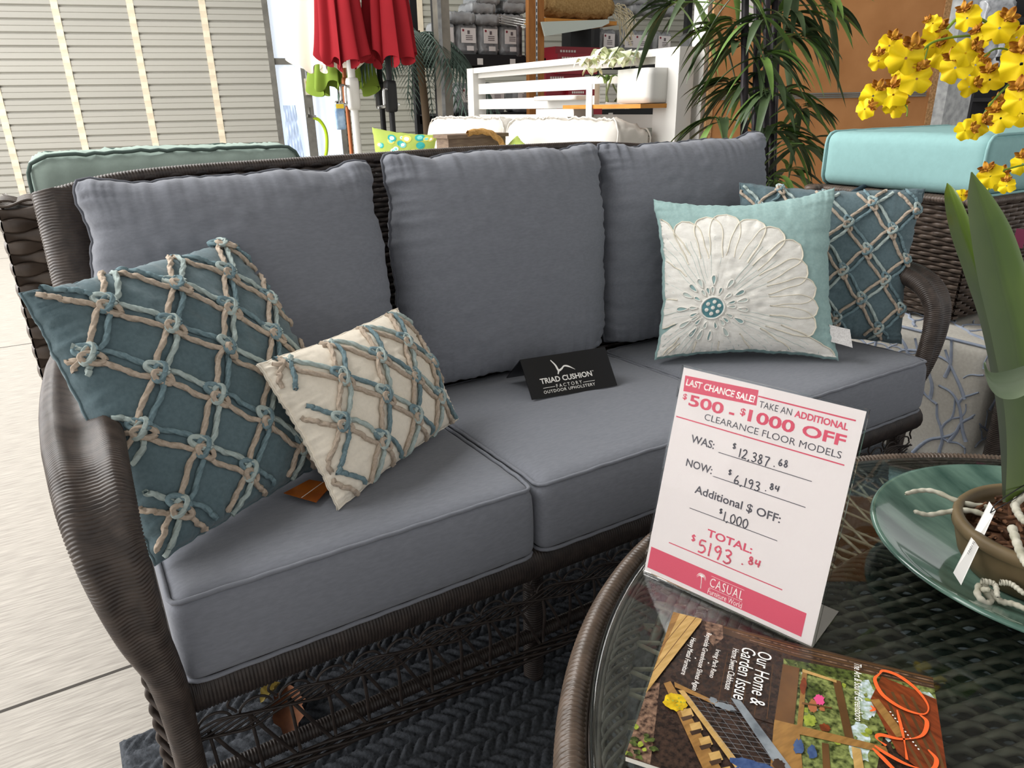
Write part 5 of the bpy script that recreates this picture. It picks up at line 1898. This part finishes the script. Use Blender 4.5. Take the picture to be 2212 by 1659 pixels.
# hang tag bag, tap and hose
q = MB()
hb_ = on(735, 252, 1, 4.4)
q.rbox(0.035, 0.012, 0.088, 0.01, (6, 3, 8), None, None, hb_)
ht = tag(q.build('hang_bag', mat('clear_blue_bag', '#a9c3dc', rough=0.2, spec=0.6, hex2='#6f8fb8', vscale=18)), 'clear plastic bag of blue leaflets hanging beside the white parasol pole', 'bag')
MB().box(hb_+[-0.028, -0.016, 0.055], hb_+[0.028, -0.013, 0.085]).build('yellow_label', mat('yellow_label', '#e6c63a', rough=0.5), ht)
MB().tube(np.array([hb_+[0, 0, 0.085], hb_+[0.03, 0.02, 0.17]]), 0.002, 5).build('string', m_white, ht)
hc = on(668, 250, 1, 7.2)
ho = thing('garden_hose', (hc[0], hc[1], 0), 'yellow-green garden hose on a wall tap at the bright window', 'hose')
MB().tube(smooth_path([on(676, 253, 1, 7.2), on(692, 262, 1, 7.2), on(704, 285, 1, 7.2), on(706, 320, 1, 7.2), on(700, 370, 1, 7.2), on(700, 500, 1, 7.2)], 40), 0.018, 8).build('hose', mat('lime_hose', '#b6d42c', rough=0.5), ho)
q = MB()
q.tube(np.array([on(664, 250, 1, 7.2), on(682, 253, 1, 7.2)]), 0.02, 8)
q.tube(np.array([on(668, 232, 1, 7.2), on(669, 252, 1, 7.2)]), 0.012, 8)
q.build('tap', m_dkgalv, ho)

# ================================================================== grey-green palm
m_palm = mat('dusty_palm', '#4f6157', rough=0.6, hex2='#647a70', vscale=12)
palm = thing('palm_tree', tuple(on(905, 420, 1, 5.2)*[1, 1, 0]), 'dusty grey-green artificial palm behind the right red parasol', 'plant')
pb = on(905, 95, 1, 5.2)
MB().tube(smooth_path([(pb[0], pb[1], 0), (pb[0]+0.03, pb[1], 0.9), (pb[0]-0.02, pb[1], pb[2]+0.1)], 14), 0.035, 8).build('trunk', mat('palm_trunk', '#6a5a48', rough=0.9), palm)
r_ = random.Random(9)
for i in range(15):
    a = i*2*math.pi/15+r_.uniform(-.2, .2)
    el = r_.uniform(-0.1, 1.0)
    L = r_.uniform(0.55, 0.8)
    t = np.linspace(0, 1, 22)
    rib = np.stack([pb[0]+L*t*math.cos(a)*math.cos(el*0.7), pb[1]+L*t*math.sin(a)*math.cos(el*0.7), pb[2]+0.08+L*(el*t-0.95*t**2)], -1)
    q = MB().tube(rib, 0.005, 5)
    T = nrm(np.gradient(rib, axis=0))
    sd = nrm(np.cross(T, [0, 0, 1.0]))
    for k in range(2, 22):
        for sgn in (-1, 1):
            ll = 0.24*math.sin(math.pi*(k/22)**0.7)
            d = nrm(sd[k]*sgn+T[k]*0.7-np.array([0, 0, 0.35]))
            P = rib[k]+np.linspace(0, 1, 6)[:, None]*d*ll-np.array([0, 0, 0.06])*(np.linspace(0, 1, 6)**2)[:, None]
            q.tube(P, 0.010*np.array([0.5, 1, 1, 0.8, 0.5, 0.1]), 4, flat=0.15)
    q.build('frond', m_palm, palm)

# ================================================================== shelving with bagged covers
RY = 5.6
rk = thing('storage_rack', (5.2, RY+0.25, 0), 'black metal storage rack full of bagged grey covers', 'rack')
RX0, RX1 = 3.20, 8.1
for x in (RX0, 5.0, 6.75, RX1):
    for yy in (RY, RY+0.5):
        MB().box((x-0.035, yy-0.03, 0), (x+0.035, yy+0.03, 2.9)).build('upright', m_black, rk)
for z in (0.45, 1.00, 1.515, 2.28):
    MB().box((RX0, RY-0.035, z-0.055), (RX1, RY-0.005, z+0.04)).box((RX0, RY+0.47, z-0.055), (RX1, RY+0.5, z+0.04)).build('beam', m_black, rk)
    MB().box((RX0, RY-0.005, z+0.02), (RX1, RY+0.47, z+0.035)).build('shelf_deck', m_black, rk)
m_tagw = mat('price_strip_white', '#f0eeea', rough=0.5)
for i, (x, z) in enumerate([(3.62, 1.5), (3.98, 1.5), (5.55, 1.5), (6.15, 1.5), (7.2, 1.5), (3.5, 0.99), (5.2, 0.99), (6.3, 0.99)]):
    MB().box((x-0.03, RY-0.039, z-0.035), (x+0.03, RY-0.036, z+0.02)).build('shelf_ticket', m_tagw, rk)
m_bag = mat('grey_cover_bag', '#8e9093', rough=0.28, spec=0.6, hex2='#a9abad', vscale=9, detail=5, bump=0.5, bscale=40)
m_lab = mat('bag_label', '#ece6e4', rough=0.4)
m_prt = mat('label_print', '#6d6468', rough=0.6)
m_rd = mat('label_red', '#8e2f3c', rough=0.6)


def bag_proto(w=0.235, d=0.20, h=0.27):
    root = thing('bagged_cover', (0, 0, 0), 'x', 'bag', 'bagged grey covers on the storage rack')
    w1, w2 = wig(71, 5, 6), wig(72, 5, 7)

    def fn(V):
        V = V.copy()
        V[:, 1] += 0.010*w1(V[:, 0]*9+V[:, 2]*7)+0.006*w2(V[:, 2]*22)
        V[:, 0] *= 1-0.10*np.clip(V[:, 2]/h+0.2, 0, 1)
        V[:, 2] += 0.012*w2(V[:, 0]*12)*(V[:, 2] > 0)
        return V
    MB().rbox(w/2, d/2, h/2, 0.045, (14, 10, 14), fn, None, (0, 0, h/2)).build('bag_body', m_bag, root)
    q = MB()
    q.box((-0.075, -d/2-0.022, 0.10), (0.075, -d/2-0.017, 0.225))
    for k in range(3):
        q.box((-0.03, -d/2-0.024, 0.125+k*0.016), (0.04, -d/2-0.022, 0.131+k*0.016), 1)
    q.box((-0.012, -d/2-0.024, 0.175), (0.012, -d/2-0.022, 0.205), 1)
    a = np.linspace(0, 2*math.pi, 14, endpoint=False)
    q.add(np.stack([-0.055+0.011*np.cos(a), 0*a-d/2-0.0235, 0.205+0.011*np.sin(a)], -1), [list(range(14))], 2, False)
    q.box((-0.02, -d/2-0.022, 0.035), (0.05, -d/2-0.017, 0.075))
    lab = q.build('bag_label', [m_lab, m_prt, m_rd], root)
    return root


proto = bag_proto()
used = False
BAGS = []
for i, (px, w) in enumerate([(952, 'behind the steel post'), (1000, 'first to the right of the steel post'), (1046, 'second to the right of the steel post'), (1092, 'third to the right of the steel post')]):
    x = on(px, 90, 1, RY+0.12)[0]
    BAGS.append((x, 1.552, 0.03*math.sin(i*4), 1.0, 1.0, 'upright labelled grey bag, upper shelf, %s' % w))
for i, (px, w) in enumerate([(1372, 'left of the pair by the white upright'), (1420, 'right of the pair by the white upright')]):
    x = on(px, 75, 1, RY+0.12)[0]
    BAGS.append((x, 1.552, -0.05+0.06*i, 1.15, 1.0, 'upright labelled grey bag, upper shelf, %s' % w))
for i, (px, w) in enumerate([(1495, 'behind the left edge of the bamboo'), (1300, 'behind the shelf bracket'), (1345, 'behind the hanging burlap fringe')]):
    x = on(px, 75, 1, RY+0.12)[0]
    BAGS.append((x, 1.552, 0.05*math.sin(i), 1.0, 1.0, 'grey bagged cover, upper shelf, %s' % w))
for i, (px, w) in enumerate([(1000, 'beside the far post of the slatted screen'), (1060, 'seen through the far end of the screen slats'), (1120, 'seen through the slats left of the wooden standard'), (1390, 'seen through the slats behind the white box'), (1440, 'seen through the slats by the near screen post'), (1500, 'low behind the bamboo leaves')]):
    x = on(px, 190, 1, RY+0.12)[0]
    BAGS.append((x, 1.037, 0.04*math.sin(i*3), 1.05, 1.0, 'grey bagged cover, middle shelf, %s' % w))
for x, z, rz, sx, sz, lab in BAGS:
    o = proto if not used else copy_tree(proto)
    used = True
    o.location = (x, RY+0.12, z)
    o.rotation_euler = (0, 0, rz)
    o.scale = (sx, 1, sz)
    o['label'] = lab
# flat folded bags piled on top of the upright ones
fold = None
PILE = []
for i, (px, py, w) in enumerate([(985, 42, 'left end of the pile by the steel post'), (1040, 45, 'lower layer of the pile, middle'), (1090, 47, 'lower layer of the pile, right'), (1030, 22, 'second layer of the pile, left'), (1098, 20, 'second layer of the pile, right'), (1040, 2, 'top of the pile, left'), (1105, 4, 'top of the pile, right'),
                                 (1368, 24, 'pile by the white upright, lower left'), (1425, 26, 'pile by the white upright, lower right'), (1360, 4, 'pile by the white upright, upper left'), (1420, 2, 'pile by the white upright, upper right')]):
    c = on(px, py, 1, RY+0.12)
    PILE.append((c[0], c[2]-0.045, w))
for x, z, w in PILE:
    if fold is None:
        w1, w2 = wig(81, 5, 6), wig(82, 5, 9)

        def fnf(V):
            V = V.copy()
            V[:, 2] += 0.012*w1(V[:, 0]*10+V[:, 1]*4)
            V[:, 1] += 0.008*w2(V[:, 0]*12)
            return V
        fold = MB().rbox(0.135, 0.15, 0.048, 0.04, (14, 12, 6), fnf, None, (0, 0, 0.048)).build('folded_cover', m_bag, None, loc=(0, 0, 0))
        o = fold
    else:
        o = fold.copy()
        COL.objects.link(o)
    o.location = (x, RY+0.12, z)
    o.rotation_euler = (0, 0, 0.06*math.sin(x*40))
    tag(o, 'folded grey bag on the rack, %s' % w, 'bag', 'folded grey bags piled on the rack')
# chrome hooks with dark packets
hk = on(1080, 44, 1, 5.3)
hkr = thing('hook_rack', tuple(hk), 'chrome display hooks carrying dark packets left of the wooden standard', 'hook')
q = MB()
h0, h1 = on(1078, 38, 1, 5.3), on(1150, 52, 1, 5.045)
for k in range(4):
    q.tube(np.array([h0+[0, 0, -0.02*k+0.02], h1+[0, 0, -0.02*k+0.02]]), 0.005, 6)
q.build('wire', m_chrome, hkr)
m_dk = mat('dark_packet', '#2d2a2c', rough=0.25, spec=0.6, hex2='#5a5052', vscale=16)
for i, (fr_, h_) in enumerate(((0.60, 0.25), (0.85, 0.24))):
    c = h0*(1-fr_)+h1*fr_
    c = c+[0, 0, -0.034-h_/2]
    tag(MB().rbox(0.024, 0.02, h_/2, 0.012, (4, 4, 10), None, None, c).build('hanging_packet', m_dk), 'dark glossy packet hanging on the chrome hooks, %s' % ('the left one' if i == 0 else 'the right one'), 'packet', 'dark packets on the hooks')

# wooden slotted standard with shelf, burlap sack, red boxes
WY = 5.0
m_stand = mat('orange_wood', '#a8703a', rough=0.6, hex2='#95602f', vscale=10, stretch=(3, 3, 0.6))
wu = thing('wood_standard', (3.89, WY, 0), 'orange-brown wooden upright with a slotted metal strip', 'upright')
MB().box((3.806, WY, 0), (3.968, WY+0.05, 2.9)).build('board', m_stand, wu)
q = MB().box((3.875, WY-0.006, 0), (3.893, WY, 2.9))
for i in range(56):
    q.box((3.880, WY-0.0075, 0.06+i*0.05), (3.888, WY-0.0055, 0.09+i*0.05), 1)
q.build('slotted_strip', [m_chrome, m_black], wu)
sh = thing('bracket_shelf', (4.4, WY-0.1, 1.8), 'wooden shelf on a pale tapered bracket beside the wooden upright', 'shelf')
s0, s1 = on(1168, 46, 1, WY), on(1330, 36, 1, WY)
MB().box((3.97, WY-0.02, s0[2]-0.005), (s1[0], WY+0.33, s0[2]+0.028)).build('board', m_pine, sh)
A_, B_ = on(1170, 47, 1, WY-0.05), on(1316, 42, 1, WY-0.05)
MB().prism([A_, on(1178, 78, 1, WY-0.05), on(1300, 58, 1, WY-0.05), on(1316, 50, 1, WY-0.05), B_][::-1], (0, 0.02, 0)).build('bracket', mat('pale_green_metal', '#c3ccc4', rough=0.4), sh)
m_burl = mat('burlap', '#8f7146', rough=0.95, hex2='#a98a5b', vscale=60, bump=0.8, bscale=200)
bc = on(1245, 15, 1, WY+0.12)
w1, w2 = wig(91, 5, 5), wig(92, 5, 8)


def fnb(V):
    V = V.copy()
    V[:, 2] *= 1-0.35*(V[:, 0]/0.40)**2
    V[:, 2] += 0.02*w1(V[:, 0]*6)+0.01*w2(V[:, 0]*14+V[:, 1]*9)
    return V
sk = MB().rbox(0.40, 0.14, 0.11, 0.09, (24, 10, 10), fnb, None, (bc[0], WY+0.14, s0[2]+0.145)).build('burlap_sack', m_burl)
tag(sk, 'brown burlap sack lying on the bracket shelf', 'sack')
q = MB()
r_ = random.Random(4)
for i in range(26):
    a0 = on(1325+r_.uniform(-8, 14), 20+r_.uniform(-6, 10), 1, WY+0.05)
    q.tube(smooth_path([a0, a0+[r_.uniform(0, .12), -0.03, r_.uniform(-.06, .02)], a0+[r_.uniform(0.05, .2), -0.05, r_.uniform(-.32, -.05)]], 8), 0.004, 5)
q.build('frayed_fringe', mat('fringe_thread', '#c4b99c', rough=0.9), sk)
m_redbox = mat('red_carton', '#9c2130', rough=0.4, spec=0.5)
for i, (p0, p1, lab, z_) in enumerate((((1200, 100), (1296, 125), 'red carton with white printing under the bracket shelf, the upper one', 5.25), ((1205, 115), (1290, 160), 'red carton under the bracket shelf, the lower one behind the screen top', 5.15),
                                   ((1180, 158), (1262, 215), 'red carton seen through the slats right of the wooden upright', 5.2), ((1228, 190), (1300, 260), 'red carton seen through the slats behind the vase', 5.15))):
    a, b = on(*p0, 1, z_), on(*p1, 1, z_)
    bx = MB().box((a[0], z_, b[2]), (b[0], z_+0.2, a[2])).build('red_carton', m_redbox)
    tag(bx, lab, 'box', 'red cartons behind the screen')
    q = MB()
    w_ = b[0]-a[0]
    for k in range(6):
        q.box((a[0]+w_*(0.1+0.06*k), z_-0.003, a[2]-0.05), (a[0]+w_*(0.14+0.06*k), z_-0.0005, a[2]-0.03))
    q.build('white_printing', m_wpr, bx)
a, b = on(1233, 60, 1, 5.35), on(1276, 118, 1, 5.35)
tag(MB().box((a[0], 5.35, b[2]), (b[0], 5.5, a[2])).build('black_box', m_blk), 'black box standing under the bracket shelf behind the red cartons', 'box')

# ================================================================== particle board, bamboo
OT = 3.80
fwd = nrm(np.array([_f[0], _f[1], 0]))


def opl(px, py, d=0.0):
    return onplane(px, py, CAM+fwd*(OT+d), fwd)


m_osb = mat('particle_board', '#b17c4d', rough=0.75, hex2='#a36f42', vscale=7, detail=8)
m_edge = mat('board_edge', '#b98f63', rough=0.9, hex2='#8d6a45', vscale=120)
oA, oB = opl(1538, 150), opl(2022, 150)
rgt = nrm(np.array([fwd[1], -fwd[0], 0]))
ob = thing('particle_board', ((oA+oB)/2)*[1, 1, 0], 'tall brown particle board panel behind the bamboo plant', 'panel')
q = MB()
pts = [oA*[1, 1, 0], oB*[1, 1, 0], oB*[1, 1, 0]+[0, 0, 2.44], oA*[1, 1, 0]+[0, 0, 2.44]]
q.prism(pts, fwd*0.03)
q.build('board', m_osb, ob)
for s_, o_ in ((0, oA), (1, oB)):
    b0 = o_*[1, 1, 0]
    q = MB()
    q.prism([b0-rgt*0.012, b0+rgt*0.018, b0+rgt*0.018+[0, 0, 2.44], b0-rgt*0.012+[0, 0, 2.44]], fwd*0.035-0)
    q.v[-1] = q.v[-1]-fwd*0.004
    q.build('raw_edge', m_edge, ob)
z_ = opl(1850, 205)[2]
q = MB()
b0, b1 = oA*[1, 1, 0]+rgt*0.03, oB*[1, 1, 0]-rgt*0.03
for dz in (-0.009, 0.0, 0.009):
    q.prism([b0+[0, 0, z_+dz-0.0035], b1+[0, 0, z_+dz-0.0035], b1+[0, 0, z_+dz+0.0035], b0+[0, 0, z_+dz+0.0035]], -fwd*(0.008 if dz else 0.005))
q.build('metal_strip', m_dkgalv, ob)

bt = 2.75
bam = thing('bamboo_plant', dep(1630, 300, bt)*[1, 1, 0], 'artificial bamboo with black canes and drooping green leaves by the brown board', 'plant')
m_cane = mat('black_cane', '#1f1d20', rough=0.4, hex2='#3a3338', vscale=10)
m_bl = [mat('bamboo_leaf_dark', '#3a4a30', rough=0.4, spec=0.5, hex2='#4d5f3e', vscale=12), mat('bamboo_leaf_light', '#74924a', rough=0.4, spec=0.5, hex2='#5a7838', vscale=12)]
for i, (xa, xb) in enumerate(((1598, 1606), (1622, 1628), (1640, 1652), (1666, 1664), (1680, 1668))):
    a, b = dep(xa+14, -260, bt+0.05*i-0.1), dep(xb, 430, bt+0.05*i-0.1)
    base = b.copy()
    base[2] = 0.22
    base[:2] += (b-a)[:2]*0.6
    p_ = smooth_path([base, b, (a+b)/2+[0.01*math.sin(i), 0, 0], a], 40)
    rr = 0.0135*(1+0.12*(np.abs(np.sin(np.linspace(0, 9*math.pi, 40)+i)) < 0.25))
    MB().tube(p_, rr, 9).build('cane', m_cane, bam)
pc_ = dep(1630, 300, bt)
MB().lathe([(0, 0), (0.15, 0), (0.18, 0.28), (0.17, 0.28), (0.16, 0.25), (0, 0.25)], (pc_[0], pc_[1], 0), 30).build('planter', m_black, bam)
r_ = random.Random(12)


def bleaf(q, root, d, L, wd, droop, mi):
    t = np.linspace(0, 1, 9)
    mid = root+d*L*t[:, None]-np.array([0, 0, 1.0])*(droop*L*t**2)[:, None]
    T = nrm(np.gradient(mid, axis=0))
    sd = nrm(np.cross(T, np.array([0.2, 0.1, 1.0])))
    up = np.cross(sd, T)
    hw = wd*np.sin(math.pi*np.clip(t, 0, 1)**0.75)**0.8
    P = np.stack([mid-sd*hw[:, None]+up*hw[:, None]*0.35, mid, mid+sd*hw[:, None]+up*hw[:, None]*0.35], 1)
    q.grid(P, mi=mi)


CL = [(1585, 48, 9, -1), (1500, -10, 7, -1), (1545, 62, 8, -1), (1640, 40, 9, 0), (1700, 30, 9, 1), (1730, 75, 9, 1), (1600, 88, 10, -1), (1650, 120, 10, 0), (1690, 70, 8, 1), (1570, 180, 9, -1), (1610, 192, 10, -1), (1660, 195, 10, 0), (1690, 205, 8, 1), (1730, 235, 9, 1),
      (1550, 258, 7, -1), (1668, 285, 8, 1), (1700, 300, 9, 1), (1735, 310, 7, 1), (1668, 390, 7, 1), (1700, 370, 8, 1), (1780, 12, 8, 1), (1710, -20, 9, 0), (1450, 5, 6, -1), (1590, -25, 8, 0), (1640, 150, 8, -1)]
for ci, (px, py, n_, side) in enumerate(CL):
    t0 = bt+r_.uniform(-0.14, 0.10)
    c = dep(px, py, t0)
    q = MB()
    back = dep(1640+side*10, py+28, bt)
    q.tube(smooth_path([back, (back+c)/2+[0, 0, 0.02], c], 8), 0.0028, 5, mi=1)
    for k in range(n_+2):
        spread = r_.uniform(-1.25, 1.25)+side*0.7
        d = nrm(_r2*math.sin(spread)+np.array([0, 0, 1.0])*r_.uniform(-0.35, 0.40)-fwd*r_.uniform(-0.5, 0.8)*math.cos(spread))
        L = r_.uniform(0.13, 0.22)
        bleaf(q, c+np.array([r_.uniform(-.015, .015) for _ in range(3)]), d, L, r_.uniform(0.012, 0.018), r_.uniform(0.45, 1.0), 1 if r_.random() < 0.38 else 0)
    q.build('leaf_spray', m_bl, bam)
pA = opl(1590, -60, -0.05)
q = MB()
pp_ = [opl(1592, -60, -0.03), opl(1645, -60, -0.03), opl(1634, 64, -0.03), opl(1592, 62, -0.03)]
q.prism(pp_, -fwd*0.001)
tag(q.build('paper_notice', m_paper), 'white paper sheet pinned on the board behind the bamboo leaves', 'paper')

# ================================================================== right-hand stack of furniture
st = thing('wicker_ottoman', (2.5, 0.42, 0.432), 'dark woven wicker ottoman stacked on the coral-print pouf', 'ottoman')
m_wk3 = mat('espresso_wicker', '#4a3f38', rough=0.38, spec=0.5, hex2='#685a50', vscale=40)
OC = np.array([2.56, 0.42])
HT0, HT1 = np.array([0.235, 0.185]), np.array([0.355, 0.250])


def otto(face):
    s = [(-1, 1), (-1, -1), (1, -1), (1, 1)]
    A, B = np.array(s[face]), np.array(s[(face+1) % 4])
    nn = [np.array([-1, 0, 0.25]), np.array([0, -1, 0.2]), np.array([1, 0, 0.25]), np.array([0, 1, 0.2])][face]

    def f(u, v):
        h = HT0+(HT1-HT0)*(np.asarray(v)**0.8)[:, None]
        ab = A+(B-A)*np.asarray(u)[:, None]
        P = np.concatenate([OC+ab*h, (0.442+0.375*np.asarray(v))[:, None]], 1)
        return P, np.broadcast_to(nrm(nn), P.shape)
    return f


for fc, nu in ((0, 13), (1, 18), (3, 18)):
    q = MB()
    weave(q, otto(fc), nu, 28, 0.0076, 0.0062, flat=0.8, spu=7, k=6, jit=0.1)
    q.build('woven_side', m_wk3, st)
q = MB()
x0, x1, y0, y1 = OC[0]-0.36, OC[0]+0.36, OC[1]-0.255, OC[1]+0.255
loop = smooth_path([(x0+0.02, y0, 0.824), (x1-0.02, y0, 0.824), (x1, y0+0.02, 0.824), (x1, y1-0.02, 0.824), (x1-0.02, y1, 0.824), (x0+0.02, y1, 0.824), (x0, y1-0.02, 0.824), (x0, y0+0.02, 0.824)], 220, True)
q.coil(np.vstack([loop, loop[:1]]), circ(0.022, 10, 0.012), strand=0.009, depth=0.003, up=(0, 0, 1))
q.build('top_rim', m_wk3, st)
MB().box((OC[0]-0.225, OC[1]-0.175, 0.445), (OC[0]+0.225, OC[1]+0.175, 0.80)).build('inner_shell', m_wickd, st)
for sx in (-1, 1):
    for sy in (-1, 1):
        MB().lathe([(0, 0), (0.018, 0), (0.02, 0.012), (0, 0.012)], (OC[0]+sx*0.2, OC[1]+sy*0.15, 0.432), 12).build('foot', m_black, st)
boxed_cushion('ottoman_cushion', (OC[0], OC[1]-0.003, 0.921), (0.375, 0.264, 0.083), 0.035, m_turq, 'turquoise boxed cushion on top of the wicker ottoman', None, 0.002, 77, None, 0.006, None, (40, 30, 12))
q = MB()
q.tube(smooth_path([(OC[0]-0.36, OC[1]+0.10, 0.84), (OC[0]-0.39, OC[1]+0.10, 0.832), (OC[0]-0.375, OC[1]+0.13, 0.818)], 10), 0.008, 6)
tag(q.build('cushion_tie', mat('dark_tie', '#2f3f48', rough=0.9)), 'dark fabric tie sticking out under the turquoise cushion', 'tie')

m_coral = mat('natural_linen', '#cfcac0', rough=0.95, hex2='#dad6cc', vscale=120, bump=0.2, bscale=700)
m_cblue = mat('coral_print_blue', '#a3aec3', rough=0.95, hex2='#b2bbcc', vscale=60)
po = thing('printed_pouf', (2.5, 0.32, 0), 'pale linen pouf printed with blue coral branches, under the wicker ottoman', 'pouf')
MB().rbox(0.32, 0.285, 0.213, 0.012, (10, 10, 8), None, None, (2.52, 0.32, 0.214)).build('pouf_cover', m_coral, po)
q = MB()
r_ = random.Random(31)


def branch(q, org, eu, ev, u, v, ang, L, w, depth, lim):
    pts = [(u, v)]
    a = ang
    n = 5
    for i in range(n):
        a += r_.uniform(-0.55, 0.55)
        u, v = u+L/n*math.cos(a), v+L/n*math.sin(a)
        pts.append((u, v))
        if depth > 0 and i >= 1 and r_.random() < 0.48:
            branch(q, org, eu, ev, u, v, a+r_.choice((-1, 1))*r_.uniform(0.5, 1.0), L*0.62, w*0.72, depth-1, lim)
    pts = np.array([p for p in pts if 0.004 < p[0] < lim[0]-0.004 and 0.004 < p[1] < lim[1]-0.004])
    if len(pts) < 3:
        return
    P = smooth_path(np.concatenate([pts, np.zeros((len(pts), 1))], 1), 3*len(pts))
    W = org+eu*P[:, :1]+ev*P[:, 1:2]
    q.tube(W, np.linspace(w, w*0.6, len(W)), 4, flat=1.0)


for u0, v0, an in ((0.10, 0.02, 1.6), (0.30, 0.03, 1.4), (0.50, 0.02, 1.7), (0.05, 0.22, 1.2), (0.24, 0.24, 1.8), (0.42, 0.22, 1.5), (0.52, 0.25, 1.9), (0.16, 0.12, 0.8), (0.38, 0.13, 2.2), (0.55, 0.12, 2.4), (0.45, 0.30, 1.2), (0.33, 0.33, 1.9), (0.50, 0.10, 1.0), (0.20, 0.02, 2.2), (0.40, 0.02, 0.9)):
    branch(q, np.array([2.1995, 0.605, 0.0]), np.array([0, -1.0, 0]), np.array([0, 0, 1.0]), u0, v0, an, 0.20, 0.0062, 2, (0.57, 0.425))
for u0, v0, an in ((0.10, 0.02, 1.6), (0.30, 0.03, 1.4), (0.50, 0.02, 1.7), (0.05, 0.22, 1.2), (0.24, 0.24, 1.8), (0.42, 0.22, 1.5)):
    branch(q, np.array([2.20, 0.0345, 0.0]), np.array([1.0, 0, 0]), np.array([0, 0, 1.0]), u0, v0, an, 0.16, 0.006, 2, (0.64, 0.425))
for u0, v0, an in ((0.05, 0.05, 0.6), (0.02, 0.25, 0.4), (0.05, 0.45, -0.2)):
    branch(q, np.array([2.20, 0.035, 0.4275]), np.array([1.0, 0, 0]), np.array([0, 1.0, 0]), u0, v0, an, 0.16, 0.006, 2, (0.64, 0.57))
q.build('coral_print', m_cblue, po)
lp = resample(np.array([(2.203, 0.038, 0.421), (2.203, 0.602, 0.421), (2.837, 0.602, 0.421), (2.837, 0.038, 0.421), (2.203, 0.038, 0.421)]), 0.02)[:-1]
MB().tube(lp, 0.0045, 6, closed=True).build('piping', m_cblue, po)

# neighbouring wicker chair: wrapped leg, rails and woven side
wc = thing('wicker_chair', (2.4, -0.35, 0), 'dark brown wicker chair half hidden behind the orchid leaves', 'chair')
for x, y in ((2.19, -0.03), (2.19, -0.62)):
    q = MB()
    q.coil(np.array([[x, y, 0.62], [x, y, 0.0]]), circ(0.026, 14), strand=0.0058, depth=0.0018, up=(0, 1, 0))
    q.build('leg', m_wick, wc)
q = MB()
q.coil(smooth_path([(2.19, -0.03, 0.60), (2.30, -0.03, 0.66), (2.6, -0.03, 0.68), (2.85, -0.03, 0.68)], 30), circ(0.03, 14), strand=0.0058, depth=0.0018, up=(0, 1, 0))
q.build('armrest', m_wick, wc)
q = MB()
weave(q, vpanel([2.195, -0.62, 0], [2.195, -0.03, 0], 0.10, 0.36), 24, 24, 0.0052, 0.004, flat=0.7, spu=6, k=5)
weave(q, vpanel([2.19, -0.03, 0], [2.85, -0.03, 0], 0.10, 0.58), 26, 44, 0.0052, 0.004, flat=0.7, spu=6, k=5)
q.build('woven_panel', m_wick, wc)
MB().box((2.22, -0.60, 0.30), (2.85, -0.05, 0.36)).build('seat_frame', m_wickd, wc)
MB().rbox(0.31, 0.27, 0.05, 0.03, (16, 16, 6), None, None, (2.53, -0.33, 0.412)).build('seat_cushion', mat('blue_grey_cloth', '#8fa3b4', rough=0.9), wc)
a = on(2198, 510, 0, 2.16)
tag(MB().box(a+[-0.002, -0.02, -0.03], a+[0.0, 0.006, 0.02]).build('red_tag', mat('red_card', '#5e2238', rough=0.4)), 'red card tag at the right edge, beside the orchid leaves', 'tag')

# clear packages on a dark rack beyond the column
dr = thing('display_rack', dep(2180, 300, 5.0)*[1, 1, 0], 'dark display rack beyond the galvanised column', 'rack')
f2 = fwd
cR = dep(2190, 150, 5.0)
q = MB()
b0, b1 = dep(2105, 200, 5.0)*[1, 1, 0], dep(2330, 200, 5.0)*[1, 1, 0]
MB().prism([b0, b1, b1+[0, 0, 2.6], b0+[0, 0, 2.6]], f2*0.03).build('back_panel', mat('dark_panel', '#232326', rough=0.6), dr)
for py in (130, 215, 55):
    z = dep(2150, py, 4.95)[2]
    MB().prism([b0-f2*0.3+[0, 0, z-0.012], b1-f2*0.3+[0, 0, z-0.012], b1-f2*0.3+[0, 0, z+0.012], b0-f2*0.3+[0, 0, z+0.012]], f2*0.3).build('shelf_board', m_black, dr)
m_film = mat('shiny_film', '#c9ccd0', rough=0.12, spec=0.8, hex2='#8d9196', vscale=16, detail=6)
for i, (px, py, w, h, lab) in enumerate(((2128, 95, 0.16, 0.20, 'silvery wrapped package on the display rack, next to the column'), (2172, 110, 0.18, 0.20, 'silvery wrapped package on the display rack, behind the yellow orchid flowers'), (2150, 30, 0.2, 0.18, 'silvery wrapped package on the top of the display rack'), (2206, 95, 0.16, 0.24, 'silvery wrapped package on the display rack at the picture edge'))):
    c = dep(px, py, 4.8)
    w1 = wig(200+i, 5, 9)

    def fnp(V):
        V = V.copy()
        V[:, 1] += 0.015*w1(V[:, 0]*8+V[:, 2]*6)
        return V
    Rq = np.stack([rgt, fwd, [0, 0, 1]], 1)
    tag(MB().rbox(w/2, 0.06, h/2, 0.03, (10, 5, 10), fnp, Rq, c).build('wrapped_package', m_film), lab, 'package', 'wrapped packages on the display rack')
